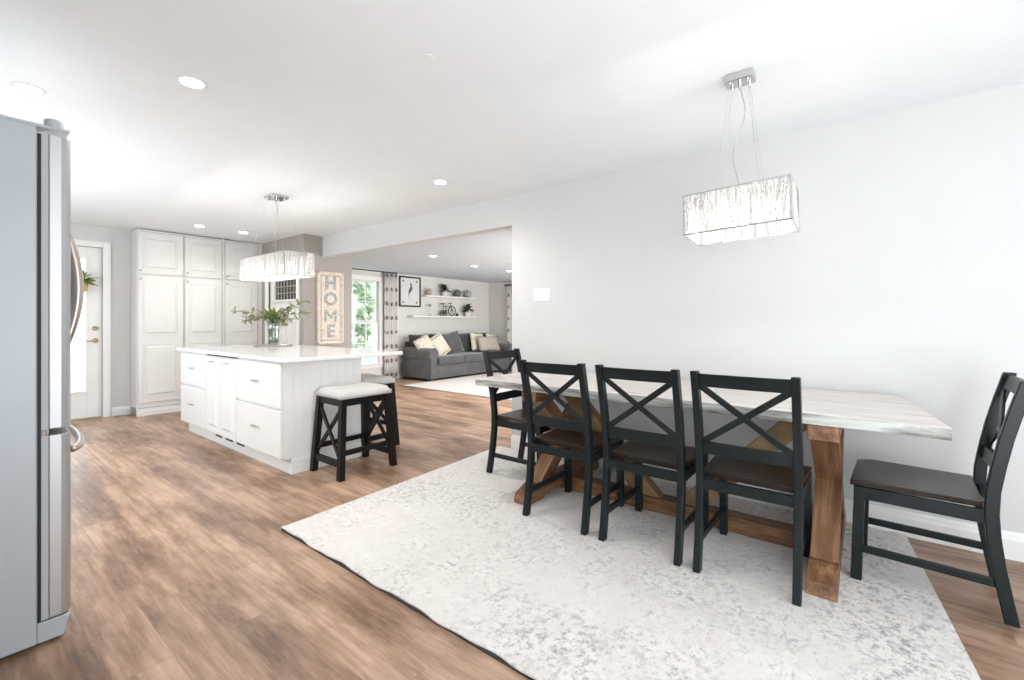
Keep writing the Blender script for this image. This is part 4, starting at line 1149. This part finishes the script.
t = thing('candle_holder', 'slender stem ornament with a round grey top at the left of the lower shelf', 'ornament', (sx_(430, 0), 7.87, zl + .0005))
m = MB(); m.lathe([(.045, 0), (.04, .012), (.006, .02), (.005, .19), (.012, .20)], 16); m.obj('stand', M['ceramic_pale'], t, smooth=True)
m = MB(); m.lathe([(.012, .2), (.035, .215), (.042, .24), (.035, .265), (.01, .28)], 16); m.obj('globe', M['ceramic_pale'], t, smooth=True)
# vintage tricycle ornament
t = thing('tricycle_ornament', 'small rusty brown tricycle ornament on the lower shelf', 'ornament', (sx_(448, 0), 7.87, zl + .0005))
def wheel(name, x, y, r, spokes=8):
    m = MB(); pts = [(x + r*math.cos(2*math.pi*i/24), y, r + .012 + r*math.sin(2*math.pi*i/24)) for i in range(25)]; m.tube(pts, .011, 8)
    for k in range(spokes): a = 2*math.pi*k/spokes; m.tube([(x, y, r + .012), (x + r*math.cos(a), y, r + .012 + r*math.sin(a))], .003, 5)
    m.tube([(x, y - .012, r + .012), (x, y + .012, r + .012)], .016, 10); m.obj(name, M['rod'], t, smooth=True)
wheel('wheel', .13, 0, .115); wheel('wheel', -.14, .05, .055); wheel('wheel', -.14, -.05, .055)
m = MB(); m.tube([(.13, 0, .127), (.09, 0, .27), (.085, 0, .31)], .008); m.tube([(.09, 0, .25), (0, 0, .15), (-.14, 0, .07)], .009); m.tube([(-.14, -.05, .067), (-.14, .05, .067)], .007); m.tube([(-.06, 0, .12), (-.08, 0, .22)], .007); m.tube([(-.14, 0, .07), (-.16, 0, .29)], .007); m.obj('frame', M['copper'], t, smooth=True)
m = MB(); m.tube([(.06, -.07, .30), (.085, 0, .31), (.06, .07, .30)], .008); m.obj('handlebar', M['copper'], t, smooth=True)
m = MB(); m.box((-.14, -.035, .22), (-.03, .035, .24)); m.obj('saddle', M['copper'], t, bevel=.01)
m = MB(); m.box((-.215, -.04, .275), (-.115, .04, .30)); m.obj('rear_basket', M['copper'], t, bevel=.005)
m = MB(); m.lathe([(.03, 0), (.045, .02), (.03, .05), (.012, .06), (.010, .08), (.02, .085)], 16)
tag(m.obj('ornament', M['rod'], smooth=True, loc=(sx_(457, 0), 7.87, zl + .0005)), 'tiny black ornament between the tricycle and the bushy plant', 'ornament')

# curtains and rods
def curtain(name, p, q, z0, z1, label, folds=5, amp=.035):
    p, q = Vector(p), Vector(q); d = (q-p); n = Vector((-d.y, d.x)).normalized(); K = folds*10; m = MB()
    rows = []
    for z in [z0 + (z1-z0)*i/8 for i in range(9)]:
        s = 1 if z < z1 - .05 else .8
        rows.append([m.bm.verts.new((*(p + d*(i/K) + n*amp*s*math.sin(2*math.pi*folds*i/K)), z)) for i in range(K+1)])
    for a, b in zip(rows, rows[1:]):
        for i in range(K): m.bm.faces.new((a[i], a[i+1], b[i+1], b[i]))
    o = m.obj(name, M['curtain'], smooth=True); s = o.modifiers.new('thick', 'SOLIDIFY'); s.thickness = .004
    return tag(o, label, 'curtain', 'patterned curtains')
xa, zr1 = yp(388, 272, 7.90); xb, _ = yp(385, 272, 7.9); xc, _ = yp(397, 272, 7.9)
curtain('curtain', (xb, 7.90), (xc, 7.90), .03, zr1 - .02, 'white curtain with brown pattern at the right of the living room window', 5)
def crod(name, p, q, label):
    t = thing(name, label, 'curtain rod', (0, 0, 0), 0); m = MB(); m.tube([p, q], .017, 12); m.obj('rod', M['rod'], t, smooth=True)
    for c in (p, q):
        m = MB(); m.lathe([(.002, -.028), (.02, -.02), (.026, 0), (.02, .02), (.002, .028)], 14, c); m.obj('finial', M['rod'], t, smooth=True)
    return t
crod('curtain_rod', (4.05, 7.90, zr1), (xc - .02, 7.90, zr1), 'dark curtain rod above the living room window')
yc1 = 9.09/ (0.7872 + 0.6167*((506-512)/452)) * (0.6167 - 0.7872*((506-512)/452))
curtain('curtain', (9.09, yc1 - .45), (9.09, yc1 - .03), .03, 2.15, 'white curtain with brown pattern on the right living room wall by the dining wall end', 6)
crod('curtain_rod', (9.09, yc1 + .02, 2.17), (9.09, 4.2, 2.17), 'dark curtain rod on the right living room wall, its end showing by the dining wall')
